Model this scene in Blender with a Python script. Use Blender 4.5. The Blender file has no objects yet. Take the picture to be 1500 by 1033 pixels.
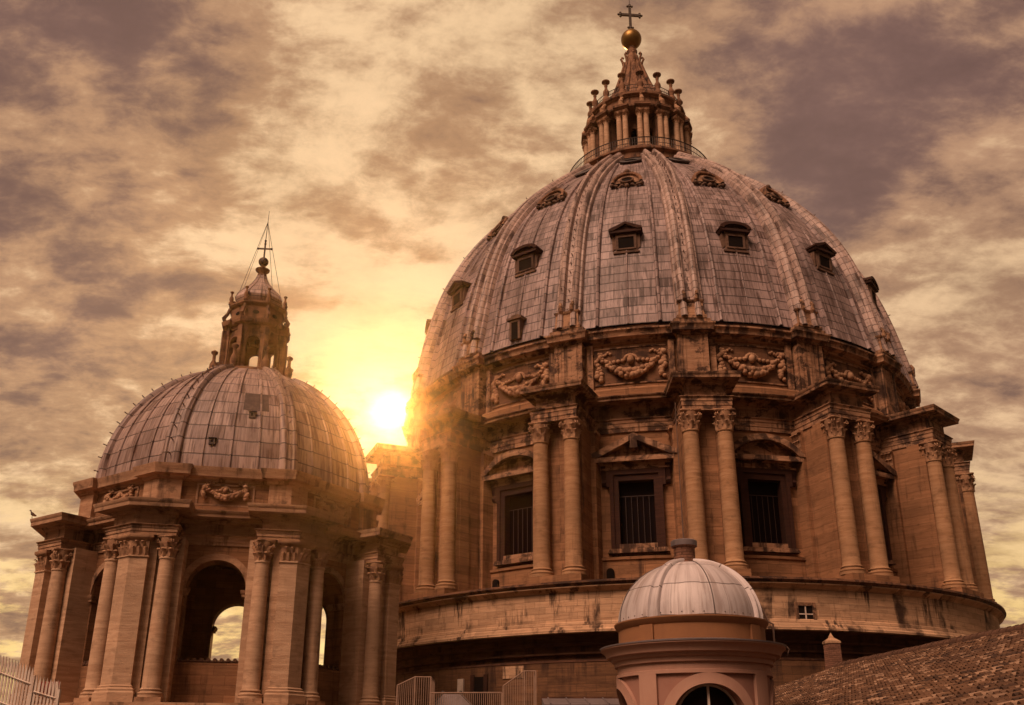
import bpy, math, random
import numpy as np
from mathutils import Vector, Matrix
random.seed(7)
R = math.radians
sin, cos, pi = math.sin, math.cos, math.pi
SC = bpy.context.scene
COL = SC.collection

# ------------------------------------------------------------------ camera
F_PX, PITCH, ROLL = 1363.3, 0.343345, 0.001306
cp, sp_ = cos(PITCH), sin(PITCH)
fw = Vector((0, cp, sp_)); r0 = Vector((1, 0, 0)); u0 = Vector((0, -sp_, cp))
rt = cos(ROLL) * r0 + sin(ROLL) * u0
up = -sin(ROLL) * r0 + cos(ROLL) * u0
cam = bpy.data.cameras.new('camera')
cam.sensor_width = 36.0
cam.lens = F_PX / 1500 * 36.0
cam.shift_y = 107.6 / 1500
cam.clip_start, cam.clip_end = 0.1, 6000
co = bpy.data.objects.new('camera', cam)
COL.objects.link(co)
co.matrix_world = Matrix(((rt.x, up.x, -fw.x, 0), (rt.y, up.y, -fw.y, 0), (rt.z, up.z, -fw.z, 0), (0, 0, 0, 1)))
SC.camera = co

# ------------------------------------------------------------------ render and exposure
SC.view_settings.view_transform = 'Standard'
SC.view_settings.look = 'None'
SC.view_settings.exposure = 0.0
SC.view_settings.gamma = 1.0
SC.cycles.use_denoising = True
SC.cycles.max_bounces = 6
SC.cycles.diffuse_bounces = 2
SC.cycles.glossy_bounces = 2
SC.cycles.volume_bounces = 0
SC.cycles.sample_clamp_indirect = 4.0

# ------------------------------------------------------------------ node helper
class NT:
    def __init__(s, tree): s.t = tree
    def n(s, typ, props=None, **inp):
        nd = s.t.nodes.new(typ)
        for k, v in (props or {}).items(): setattr(nd, k, v)
        for k, v in inp.items():
            key = int(k[1:]) if k[0] == '_' and k[1:].isdigit() else k.replace('_', ' ')
            s.set(nd.inputs[key], v)
        return nd
    def set(s, sock, v):
        if isinstance(v, bpy.types.NodeSocket): s.t.links.new(v, sock)
        elif isinstance(v, bpy.types.Node): s.t.links.new(v.outputs[0], sock)
        else:
            if hasattr(sock.default_value, '__len__') and not hasattr(v, '__len__'): v = (v,) * len(sock.default_value)
            if hasattr(v, '__len__') and len(v) == 3 and len(sock.default_value) == 4: v = (*v, 1)
            sock.default_value = v
    def m(s, op, a, b=0.0, c=None, clamp=False):
        nd = s.t.nodes.new('ShaderNodeMath'); nd.operation = op; nd.use_clamp = clamp
        s.set(nd.inputs[0], a)
        if op not in ('SINE', 'COSINE', 'ABSOLUTE', 'SQRT', 'FLOOR', 'FRACT', 'ARCCOSINE'): s.set(nd.inputs[1], b)
        if c is not None: s.set(nd.inputs[2], c)
        return nd.outputs[0]
    def vm(s, op, a, b=(0, 0, 0), out=0):
        nd = s.t.nodes.new('ShaderNodeVectorMath'); nd.operation = op
        s.set(nd.inputs[0], a)
        if op != 'NORMALIZE': s.set(nd.inputs[1], b)
        return nd.outputs[out]
    def scale(s, a, f):
        nd = s.t.nodes.new('ShaderNodeVectorMath'); nd.operation = 'SCALE'
        s.set(nd.inputs[0], a); s.set(nd.inputs['Scale'], f); return nd.outputs[0]
    def mix(s, f, a, b, blend='MIX'):
        nd = s.t.nodes.new('ShaderNodeMix'); nd.data_type = 'RGBA'; nd.blend_type = blend
        s.set(nd.inputs[0], f); s.set(nd.inputs[6], a); s.set(nd.inputs[7], b)
        return nd.outputs[2]
    def smooth(s, v, lo, hi, a=0.0, b=1.0):
        nd = s.t.nodes.new('ShaderNodeMapRange'); nd.interpolation_type = 'SMOOTHSTEP'
        for i, x in enumerate((v, lo, hi, a, b)): s.set(nd.inputs[i], x)
        return nd.outputs[0]
    def noise(s, vec, scale, detail=5, rough=0.55, dist=0.0, out=0):
        return s.n('ShaderNodeTexNoise', None, Vector=vec, Scale=scale, Detail=detail, Roughness=rough, Distortion=dist).outputs[out]
    def sep(s, v): return s.n('ShaderNodeSeparateXYZ', None, _0=v).outputs
    def comb(s, x, y, z): return s.n('ShaderNodeCombineXYZ', None, _0=x, _1=y, _2=z).outputs[0]

# ------------------------------------------------------------------ sky and sun
SUN = Vector((-0.1300, 0.9285, 0.3479)).normalized()
SUN_EL = math.asin(SUN.z)
SUN_AZ = math.atan2(SUN.x, SUN.y)
W = bpy.data.worlds.new('World'); SC.world = W
W.use_nodes = True
wt = W.node_tree; wt.nodes.clear(); T = NT(wt)
d = T.n('ShaderNodeTexCoord').outputs['Generated']
dx, dy, dz = T.sep(d)
dot = T.vm('DOT_PRODUCT', d, tuple(SUN), 1)
dpos = T.m('MAXIMUM', dot, 0.0)
L0 = T.m('POWER', dpos, 5.0)
L1 = T.m('POWER', dpos, 28.0)
L2 = T.m('POWER', dpos, 420.0)
L3 = T.m('POWER', dpos, 6500.0)
L4 = T.m('POWER', dpos, 60000.0)
# cloud deck: the direction projected on a sheet overhead
den = T.m('ADD', T.m('MAXIMUM', dz, 0.0), 0.30)
px, py = T.m('DIVIDE', dx, den), T.m('DIVIDE', dy, den)
pv = T.comb(px, py, 0.0)
warp = T.vm('SUBTRACT', T.noise(pv, 2.2, 4, 0.6, out=1), (0.5, 0.5, 0.5))
wind = T.n('ShaderNodeMapping', None, Vector=pv, Rotation=(0, 0, R(-14)), Scale=(0.9, 1.15, 1)).outputs[0]
wv = T.vm('ADD', wind, T.scale(warp, 0.10))
nA = T.noise(T.vm('ADD', wv, (3.1, 7.7, 0)), 3.0, 4, 0.55)            # big masses
nB = T.noise(T.vm('ADD', wv, (1.3, 0.4, 2)), 7.0, 12, 0.64)           # broken cloud
streak = T.n('ShaderNodeMapping', None, Vector=pv, Rotation=(0, 0, R(-30)), Scale=(1.3, 2.3, 1)).outputs[0]
nC = T.noise(T.vm('ADD', streak, T.scale(warp, 0.16)), 4.6, 8, 0.62)
BANKS = ((0.292, 0.758, 0.583, 71, -0.106), (0.240, 0.719, 0.653, 127, -0.062), (0.416, 0.676, 0.608, 93, -0.053), (-0.430, 0.674, 0.600, 56, -0.070), (-0.335, 0.684, 0.648, 71, -0.053), (-0.460, 0.810, 0.362, 225, -0.098), (-0.323, 0.792, 0.517, 372, -0.080), (-0.391, 0.746, 0.539, 182, -0.045), (-0.128, 0.864, 0.487, 506, -0.070), (0.355, 0.763, 0.540, 182, -0.053), (-0.386, 0.812, 0.437, 284, -0.035), (0.427, 0.788, 0.444, 182, 0.09), (-0.190, 0.803, 0.565, 93, 0.06), (-0.037, 0.851, 0.524, 284, 0.07), (0.208, 0.785, 0.583, 728, 0.07), (-0.478, 0.830, 0.286, 284, 0.06), (0.478, 0.856, 0.197, 284, 0.08), (0.456, 0.828, 0.326, 182, 0.04), (0.080, 0.759, 0.647, 182, 0.05), (-0.150, 0.888, 0.435, 728, 0.12), (-0.281, 0.751, 0.597, 127, 0.03), (0.393, 0.832, 0.392, 284, -0.045))
cl = T.m('ADD', T.m('MULTIPLY', nA, 0.34), T.m('ADD', T.m('MULTIPLY', nB, 0.58), T.m('MULTIPLY', nC, 0.44)))
for bx_, by_, bz_, bn_, bw_ in BANKS:      # thicker and thinner banks of cloud, by direction
    cl = T.m('ADD', cl, T.m('MULTIPLY', T.m('POWER', T.m('MAXIMUM', T.vm('DOT_PRODUCT', d, (bx_, by_, bz_), 1), 0.0), bn_), bw_))
thin = T.smooth(cl, 0.48, 0.85)                                       # 0 thick dark cloud .. 1 thin bright veil
side = T.smooth(dx, -0.10, 0.62)                                       # the bank builds up away from the sun
thin = T.m('MULTIPLY', thin, T.m('SUBTRACT', 1.0, T.m('MULTIPLY', side, 0.22)))
thin = T.m('MINIMUM', T.m('ADD', thin, T.m('ADD', T.m('MULTIPLY', L0, 0.07), T.m('MULTIPLY', L1, 0.16))), 1.0)
c1 = T.mix(T.smooth(thin, 0.0, 0.5), (0.205, 0.110, 0.090), T.mix(L0, (0.43, 0.245, 0.155), (0.50, 0.27, 0.135)))
cloud = T.mix(T.smooth(thin, 0.45, 1.0), c1, (0.82, 0.55, 0.31))
cloud = T.scale(cloud, T.smooth(T.m('ADD', T.m('MULTIPLY', nB, 0.6), T.m('MULTIPLY', nC, 0.4)), 0.36, 0.64, 0.80, 1.16))
hor = T.smooth(dz, 0.30, 0.03)
horc = T.mix(T.m('MULTIPLY', T.smooth(nC, 0.44, 0.58), T.m('MULTIPLY', hor, 0.85)), cloud, (1.10, 0.76, 0.26))
glow = T.vm('ADD', T.scale((0.10, 0.05, 0.012), T.m('MULTIPLY', L1, T.m('ADD', T.m('MULTIPLY', thin, 0.8), 0.2))),
            T.vm('ADD', T.scale((0.25, 0.13, 0.03), L2), T.scale((4.5, 2.9, 0.9), L3)))
glow = T.vm('ADD', glow, T.scale((60.0, 46.0, 26.0), L4))
horc = T.scale(horc, T.smooth(dy, -0.45, 0.50, 0.10, 1.0))      # sky overhead and behind dimmed to deepen shade on the facades
skyc = T.vm('ADD', horc, glow)
# bright lobe and soft fill added to the unseen rear sky, lighting facades
back = T.smooth(dy, 0.12, -0.75)
bel = T.smooth(dz, 0.02, 0.55)
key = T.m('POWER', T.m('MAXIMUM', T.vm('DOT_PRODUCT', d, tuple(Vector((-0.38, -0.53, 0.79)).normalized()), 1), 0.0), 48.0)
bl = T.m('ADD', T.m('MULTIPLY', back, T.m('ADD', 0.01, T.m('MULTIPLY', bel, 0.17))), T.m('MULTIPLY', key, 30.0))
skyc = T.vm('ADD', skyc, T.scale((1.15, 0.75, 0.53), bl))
below = T.smooth(dz, 0.0, -0.06)
skyc = T.mix(below, skyc, (0.025, 0.014, 0.009))
nish = T.n('ShaderNodeTexSky', {'sky_type': 'NISHITA', 'sun_disc': False, 'sun_elevation': SUN_EL, 'sun_rotation': SUN_AZ,
                                'air_density': 1.5, 'dust_density': 4.0})
bg1 = T.n('ShaderNodeBackground', None, Color=nish, Strength=0.05)
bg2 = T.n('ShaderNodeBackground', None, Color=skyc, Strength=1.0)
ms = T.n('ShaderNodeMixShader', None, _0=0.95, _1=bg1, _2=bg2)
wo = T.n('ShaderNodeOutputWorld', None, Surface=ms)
W.cycles.sampling_method = 'MANUAL'
W.cycles.sample_map_resolution = 1024

sl = bpy.data.lights.new('sun', 'SUN'); sl.energy = 4.2; sl.angle = R(0.5); sl.color = (1.0, 0.50, 0.17)
so = bpy.data.objects.new('sun', sl); COL.objects.link(so)
so.rotation_euler = SUN.to_track_quat('Z', 'Y').to_euler()
so.location = SUN * 400

# ------------------------------------------------------------------ materials
def newmat(name):
    m = bpy.data.materials.new(name); m.use_nodes = True
    t = m.node_tree; t.nodes.clear()
    return m, NT(t)

def finish(T, col, rough, bump=None, bstr=0.3, bdist=0.05, metal=0.0, spec=0.3):
    b = T.n('ShaderNodeBsdfPrincipled', None, Base_Color=col, Roughness=rough, Metallic=metal)
    b.inputs['Specular IOR Level'].default_value = spec
    if bump is not None:
        T.set(b.inputs['Normal'], T.n('ShaderNodeBump', None, Strength=bstr, Distance=bdist, Height=bump).outputs[0])
    T.n('ShaderNodeOutputMaterial', None, Surface=b)

def stone(name, ca, cb, dark=(0.035, 0.017, 0.012), streak=0.8, smin=0.53, smax=0.70, joints=None, band=1.0, strata=7.0, crust=0.0, sfreq=1.5):
    m, T = newmat(name)
    tc = T.n('ShaderNodeTexCoord').outputs['Object']
    rnd = T.n('ShaderNodeObjectInfo').outputs['Random']
    off = T.comb(T.m('MULTIPLY', rnd, 37.0), T.m('MULTIPLY', rnd, 91.0), T.m('MULTIPLY', rnd, 13.0))
    v = T.vm('ADD', tc, off)
    big = T.noise(v, 0.33, 5, 0.6)
    st = T.noise(T.vm('MULTIPLY', v, (0.55, 0.55, strata)), 1.0, 6, 0.68, 0.3)
    blot = T.noise(T.vm('MULTIPLY', v, (1.0, 1.0, 1.7)), 1.15, 6, 0.62)
    grain = T.noise(v, 11.0, 4, 0.7)
    c = T.mix(T.smooth(st, 0.32, 0.68), ca, cb)
    c = T.mix(T.m('MULTIPLY', T.smooth(big, 0.35, 0.7), 0.55 * band), c, tuple(0.56 * x for x in ca))
    c = T.mix(T.m('MULTIPLY', T.smooth(blot, 0.52, 0.72), 0.55), c, tuple(x * 0.45 for x in cb))
    h = T.m('ADD', T.m('MULTIPLY', st, 0.7), T.m('MULTIPLY', grain, 0.5))
    if joints:
        Rm, bw, bh = joints
        x, y, z = T.sep(tc)
        if Rm: u = T.m('MULTIPLY', T.m('ARCTAN2', x, y), Rm)
        else: u = T.m('ADD', x, y)
        bv = T.comb(u, z, 0.0)
        bk = T.n('ShaderNodeTexBrick', {'offset': 0.5, 'squash': 1.0}, Vector=bv, Scale=1.0, Mortar_Size=0.014, Mortar_Smooth=0.2, Bias=0.0,
                 Brick_Width=bw, Row_Height=bh, Color1=(0.66, 0.66, 0.66), Color2=(1.1, 1.1, 1.1), Mortar=(0.42, 0.42, 0.42))
        c = T.mix(0.75, c, bk.outputs[0], 'MULTIPLY')
        h = T.m('SUBTRACT', h, T.m('MULTIPLY', bk.outputs[1], 1.4))
    sk = T.noise(T.vm('MULTIPLY', v, (sfreq, sfreq, 0.11)), 1.0, 8, 0.66)
    sk2 = T.noise(v, 0.55, 4, 0.6)
    sm = T.m('MULTIPLY', T.smooth(sk, smin, smax), T.smooth(sk2, 0.36, 0.60))
    c = T.mix(T.m('MULTIPLY', sm, streak), c, dark)
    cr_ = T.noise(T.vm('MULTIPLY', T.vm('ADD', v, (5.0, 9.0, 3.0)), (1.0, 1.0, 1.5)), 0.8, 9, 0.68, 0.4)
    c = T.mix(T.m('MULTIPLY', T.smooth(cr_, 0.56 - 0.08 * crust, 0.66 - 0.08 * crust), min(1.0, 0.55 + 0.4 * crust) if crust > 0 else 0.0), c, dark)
    pit = T.smooth(T.noise(T.vm('MULTIPLY', v, (1, 1, 2.6)), 4.5, 5, 0.75), 0.62, 0.72)
    c = T.mix(T.m('MULTIPLY', pit, 0.6), c, dark)
    h = T.m('SUBTRACT', h, T.m('MULTIPLY', pit, 0.6))
    finish(T, c, 0.86, h, 0.55, 0.06, spec=0.2)
    return m

def lead(name, ca, cb, bw, bh, streak=0.7, rust=(0.12, 0.06, 0.03), seam=0.012, darkp=0.35, centre=None, finek=0.45):
    m, T = newmat(name)
    uv = T.n('ShaderNodeUVMap').outputs[0]
    tc = T.n('ShaderNodeTexCoord').outputs['Object']
    rnd = T.n('ShaderNodeObjectInfo').outputs['Random']
    ux, uy, uz = T.sep(uv)
    wob = T.m('MULTIPLY', T.m('SUBTRACT', T.noise(uv, 0.8, 3, 0.5), 0.5), 0.16)
    ry = T.m('ADD', T.m('DIVIDE', T.m('ADD', uy, wob), bh), T.m('MULTIPLY', rnd, 0.0))
    row = T.m('FLOOR', ry)
    rr = T.n('ShaderNodeTexWhiteNoise', {'noise_dimensions': '2D'}, Vector=T.comb(row, T.m('MULTIPLY', rnd, 71.0), 0.0)).outputs[0]
    cx = T.m('ADD', T.m('DIVIDE', T.m('ADD', ux, T.m('MULTIPLY', wob, 0.5)), bw), T.m('MULTIPLY', rr, 0.7))
    cell = T.n('ShaderNodeTexWhiteNoise', {'noise_dimensions': '3D'}, Vector=T.comb(T.m('FLOOR', cx), row, T.m('MULTIPLY', rnd, 71.0))).outputs[0]
    fy, fx = T.m('FRACT', ry), T.m('FRACT', cx)
    edge_y = T.m('MULTIPLY', T.m('MINIMUM', fy, T.m('SUBTRACT', 1.0, fy)), bh)
    edge_x = T.m('MULTIPLY', T.m('MINIMUM', fx, T.m('SUBTRACT', 1.0, fx)), bw)
    jy = T.smooth(edge_y, seam * 2.0, seam * 0.5)
    jx = T.m('MULTIPLY', T.smooth(edge_x, seam * 1.5, seam * 0.4), 0.38)
    jf = T.m('MAXIMUM', jy, jx)
    lip = T.m('MULTIPLY', T.smooth(fy, 0.22, 0.0), 0.5)
    c = T.mix(cell, ca, cb)
    dk = T.smooth(cell, 0.90, 0.95)
    uo = T.vm('ADD', uv, T.comb(T.m('MULTIPLY', rnd, 57.0), T.m('MULTIPLY', rnd, 23.0), 0.0))
    big = T.noise(uo, 0.22, 4, 0.6)
    c = T.mix(T.m('MULTIPLY', T.smooth(big, 0.42, 0.68), 0.5), c, tuple(0.5 * x for x in ca))
    s1 = T.noise(T.vm('MULTIPLY', uo, (5.5, 0.30, 1)), 1.0, 6, 0.62)
    s2 = T.noise(T.vm('MULTIPLY', uo, (0.9, 0.35, 1)), 1.0, 4, 0.6)
    stm = T.m('MULTIPLY', T.smooth(s1, 0.46, 0.60), T.smooth(s2, 0.36, 0.54))
    s3 = T.noise(T.vm('MULTIPLY', uo, (2.6, 0.07, 1)), 1.0, 5, 0.6)
    long_ = T.m('MULTIPLY', T.smooth(s3, 0.54, 0.66), 0.55)
    stm = T.m('MAXIMUM', stm, long_)
    if centre is not None:
        q = T.m('DIVIDE', T.m('ABSOLUTE', T.m('SUBTRACT', ux, centre)), 1.25)
        s4 = T.noise(T.vm('MULTIPLY', uo, (4.0, 0.16, 1)), 1.0, 6, 0.65)
        stm = T.m('MAXIMUM', stm, T.m('MULTIPLY', T.smooth(q, 1.0, 0.25), T.smooth(s4, 0.44, 0.60)))
    fine = T.noise(T.vm('MULTIPLY', uo, (9.0, 1.2, 1)), 1.0, 6, 0.7)
    c = T.mix(T.m('MULTIPLY', T.m('ADD', T.m('MULTIPLY', stm, 0.85), T.m('MULTIPLY', dk, darkp)), streak, clamp=True), c, rust)
    c = T.mix(T.m('MULTIPLY', T.smooth(fine, 0.45, 0.7), finek), c, tuple(0.42 * x for x in ca))
    white = T.smooth(T.noise(T.vm('MULTIPLY', uo, (3.0, 0.5, 1)), 1.0, 5, 0.65), 0.58, 0.74)
    c = T.mix(T.m('MULTIPLY', white, 0.35), c, tuple(min(0.75, 1.5 * x) for x in cb))
    c = T.mix(T.m('MULTIPLY', jf, 0.85), c, tuple(0.30 * x for x in rust))
    h = T.m('ADD', T.m('MULTIPLY', T.noise(uo, 1.6, 4, 0.6), 0.8), T.m('MULTIPLY', jf, -0.5))
    finish(T, c, T.m('ADD', 0.50, T.m('MULTIPLY', fine, 0.25)), h, 0.5, 0.06, spec=0.45)
    return m

def simple(name, col, rough=0.6, metal=0.0, var=0.35, scale=3.0, dark=None, spec=0.3, streak=0.0):
    m, T = newmat(name)
    tc = T.n('ShaderNodeTexCoord').outputs['Object']
    n = T.noise(tc, scale, 6, 0.65)
    dark = dark or tuple(0.35 * x for x in col)
    c = T.mix(T.m('MULTIPLY', T.smooth(n, 0.42, 0.70), var), col, dark)
    if streak:
        s = T.noise(T.vm('MULTIPLY', tc, (4, 4, 0.4)), 1.0, 6, 0.65)
        c = T.mix(T.m('MULTIPLY', T.smooth(s, 0.50, 0.68), streak), c, dark)
    finish(T, c, rough, n, 0.25, 0.03, metal, spec)
    return m

def tiles(name):
    m, T = newmat(name)
    uv = T.n('ShaderNodeUVMap').outputs[0]
    x, y, z = T.sep(uv)
    cell = T.n('ShaderNodeTexWhiteNoise', {'noise_dimensions': '2D'}, Vector=T.comb(T.m('FLOOR', x), T.m('FLOOR', y), 0.0))
    big = T.noise(uv, 0.07, 4, 0.6)
    fine = T.noise(uv, 1.7, 5, 0.7)
    r = cell.outputs[0]
    c = T.mix(r, (0.075, 0.036, 0.020), (0.165, 0.085, 0.047))
    c = T.mix(T.smooth(r, 0.80, 0.92), c, (0.30, 0.18, 0.115))
    c = T.mix(T.smooth(r, 0.16, 0.08), c, (0.045, 0.024, 0.016))
    c = T.mix(T.m('MULTIPLY', T.smooth(big, 0.42, 0.66), 0.6), c, (0.05, 0.025, 0.017))
    c = T.mix(T.m('MULTIPLY', T.smooth(fine, 0.48, 0.72), 0.6), c, (0.07, 0.045, 0.03))
    finish(T, c, 0.85, fine, 0.4, 0.03, spec=0.15)
    return m

TRA = (0.50, 0.345, 0.225); TRB = (0.39, 0.245, 0.15)
M = {}
M['column'] = stone('travertine_column', (0.55, 0.345, 0.22), (0.37, 0.21, 0.125), streak=0.55, smin=0.56, smax=0.74, strata=5.0)
M['column_dark'] = stone('weathered_column', (0.43, 0.240, 0.130), (0.29, 0.145, 0.070), streak=0.6, smin=0.54, smax=0.72, strata=5.0)
M['trim'] = stone('travertine_trim', (0.46, 0.255, 0.150), (0.26, 0.125, 0.068), streak=0.95, smin=0.44, smax=0.57, strata=4.0, crust=0.85)
M['trim2'] = stone('octagon_trim_stone', (0.46, 0.265, 0.160), (0.29, 0.150, 0.085), streak=0.8, smin=0.48, smax=0.62, strata=4.0, crust=0.15)
M['wall'] = stone('travertine_wall', (0.36, 0.175, 0.088), (0.25, 0.115, 0.055), streak=0.8, smin=0.5, smax=0.68, joints=(23.0, 1.7, 0.62))
M['podium'] = stone('podium_stone', (0.60, 0.365, 0.22), (0.44, 0.25, 0.145), streak=0.95, smin=0.50, smax=0.58, joints=(27.8, 1.5, 0.42), sfreq=0.75)
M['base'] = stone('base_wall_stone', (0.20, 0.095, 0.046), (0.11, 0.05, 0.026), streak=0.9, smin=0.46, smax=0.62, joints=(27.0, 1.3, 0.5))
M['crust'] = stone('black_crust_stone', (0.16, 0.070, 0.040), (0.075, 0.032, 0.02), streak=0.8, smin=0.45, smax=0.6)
M['ledge'] = stone('crusted_ledge', (0.22, 0.10, 0.055), (0.12, 0.055, 0.03), streak=0.95, smin=0.44, smax=0.58, crust=1.0)
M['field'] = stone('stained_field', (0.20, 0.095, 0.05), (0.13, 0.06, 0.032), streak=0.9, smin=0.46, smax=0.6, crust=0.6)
M['orn'] = stone('carved_stone', (0.47, 0.265, 0.155), (0.28, 0.135, 0.075), streak=0.7, smin=0.5, smax=0.66, strata=2.0)
M['wall2'] = stone('octagon_wall_stone', (0.33, 0.16, 0.08), (0.22, 0.10, 0.05), streak=0.7, smin=0.5, smax=0.68, joints=(0, 1.2, 0.5))
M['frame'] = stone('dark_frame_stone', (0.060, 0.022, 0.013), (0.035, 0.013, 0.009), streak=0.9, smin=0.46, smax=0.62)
M['dorm'] = stone('dormer_stone', (0.19, 0.108, 0.072), (0.11, 0.058, 0.040), streak=0.9, smin=0.46, smax=0.6, strata=3.0)
M['lan'] = stone('lantern_stone', (0.29, 0.145, 0.082), (0.17, 0.078, 0.045), streak=0.95, smin=0.46, smax=0.60, strata=3.0)
M['lead'] = lead('lead_sheet', (0.235, 0.156, 0.142), (0.39, 0.270, 0.250), 1.15, 0.84, streak=1.0, rust=(0.05, 0.02, 0.013), seam=0.034, darkp=0.55, centre=40.0)
M['rib'] = lead('lead_rib', (0.34, 0.225, 0.188), (0.47, 0.32, 0.27), 3.0, 0.66, streak=1.0, rust=(0.05, 0.021, 0.013), seam=0.022)
M['lead2'] = lead('lead_small_dome', (0.235, 0.150, 0.128), (0.39, 0.265, 0.225), 0.95, 0.94, streak=1.0, seam=0.028, rust=(0.085, 0.036, 0.022), darkp=0.6)
M['lead3'] = lead('lead_turret', (0.46, 0.385, 0.38), (0.58, 0.49, 0.475), 1.79, 0.98, streak=0.6, rust=(0.16, 0.10, 0.08), seam=0.011, darkp=0.2, finek=0.15)
M['leadflat'] = simple('lead_roofing', (0.15, 0.115, 0.115), 0.55, 0, 0.5, 1.2, streak=0.4)
M['void'] = simple('dark_interior', (0.012, 0.008, 0.007), 0.9, 0, 0.2, spec=0.05)
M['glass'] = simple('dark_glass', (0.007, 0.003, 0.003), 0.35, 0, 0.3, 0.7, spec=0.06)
M['bars'] = simple('window_bars', (0.05, 0.026, 0.020), 0.6, 0.1)
M['iron'] = simple('dark_iron', (0.06, 0.042, 0.035), 0.6, 0.3)
M['gold'] = simple('aged_gilding', (0.22, 0.115, 0.03), 0.42, 0.8, 0.6, 1.6, dark=(0.16, 0.075, 0.025))
M['paint'] = simple('cream_paint', (0.60, 0.48, 0.40), 0.5, 0, 0.45, 2.0, dark=(0.30, 0.15, 0.09), streak=0.35)
M['steel'] = simple('painted_steel', (0.13, 0.075, 0.055), 0.5, 0.1, 0.4, 2.0)
M['redpaint'] = simple('red_paint', (0.30, 0.035, 0.02), 0.6, 0, 0.4, 5.0)
M['patch'] = simple('tarry_lead_patch', (0.040, 0.020, 0.016), 0.6, 0, 0.6, 2.5, dark=(0.11, 0.065, 0.055), streak=0.5)
M['railing'] = simple('weathered_railing_paint', (0.27, 0.165, 0.115), 0.55, 0, 0.5, 3.0, dark=(0.14, 0.07, 0.045))
M['pink'] = simple('pink_stucco', (0.39, 0.215, 0.155), 0.85, 0, 0.30, 1.1, dark=(0.30, 0.13, 0.09), streak=0.25)
M['rose'] = simple('rose_stucco', (0.28, 0.135, 0.097), 0.85, 0, 0.30, 1.3, dark=(0.22, 0.08, 0.06))
M['ochre'] = simple('ochre_stucco', (0.24, 0.105, 0.045), 0.85, 0, 0.55, 1.6, dark=(0.20, 0.085, 0.04), streak=0.5)
M['brick'] = stone('old_brick', (0.30, 0.14, 0.09), (0.18, 0.085, 0.055), streak=0.6, joints=(0, 0.25, 0.09))
M['tile'] = tiles('terracotta_tiles')
M['ridge'] = simple('ridge_tiles', (0.10, 0.047, 0.028), 0.85, 0, 0.6, 2.5)
M['ground'] = simple('terrace_paving', (0.06, 0.04, 0.028), 0.9, 0, 0.4, 0.3)
M['feather'] = simple('gull_feathers', (0.30, 0.24, 0.21), 0.8)

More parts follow.
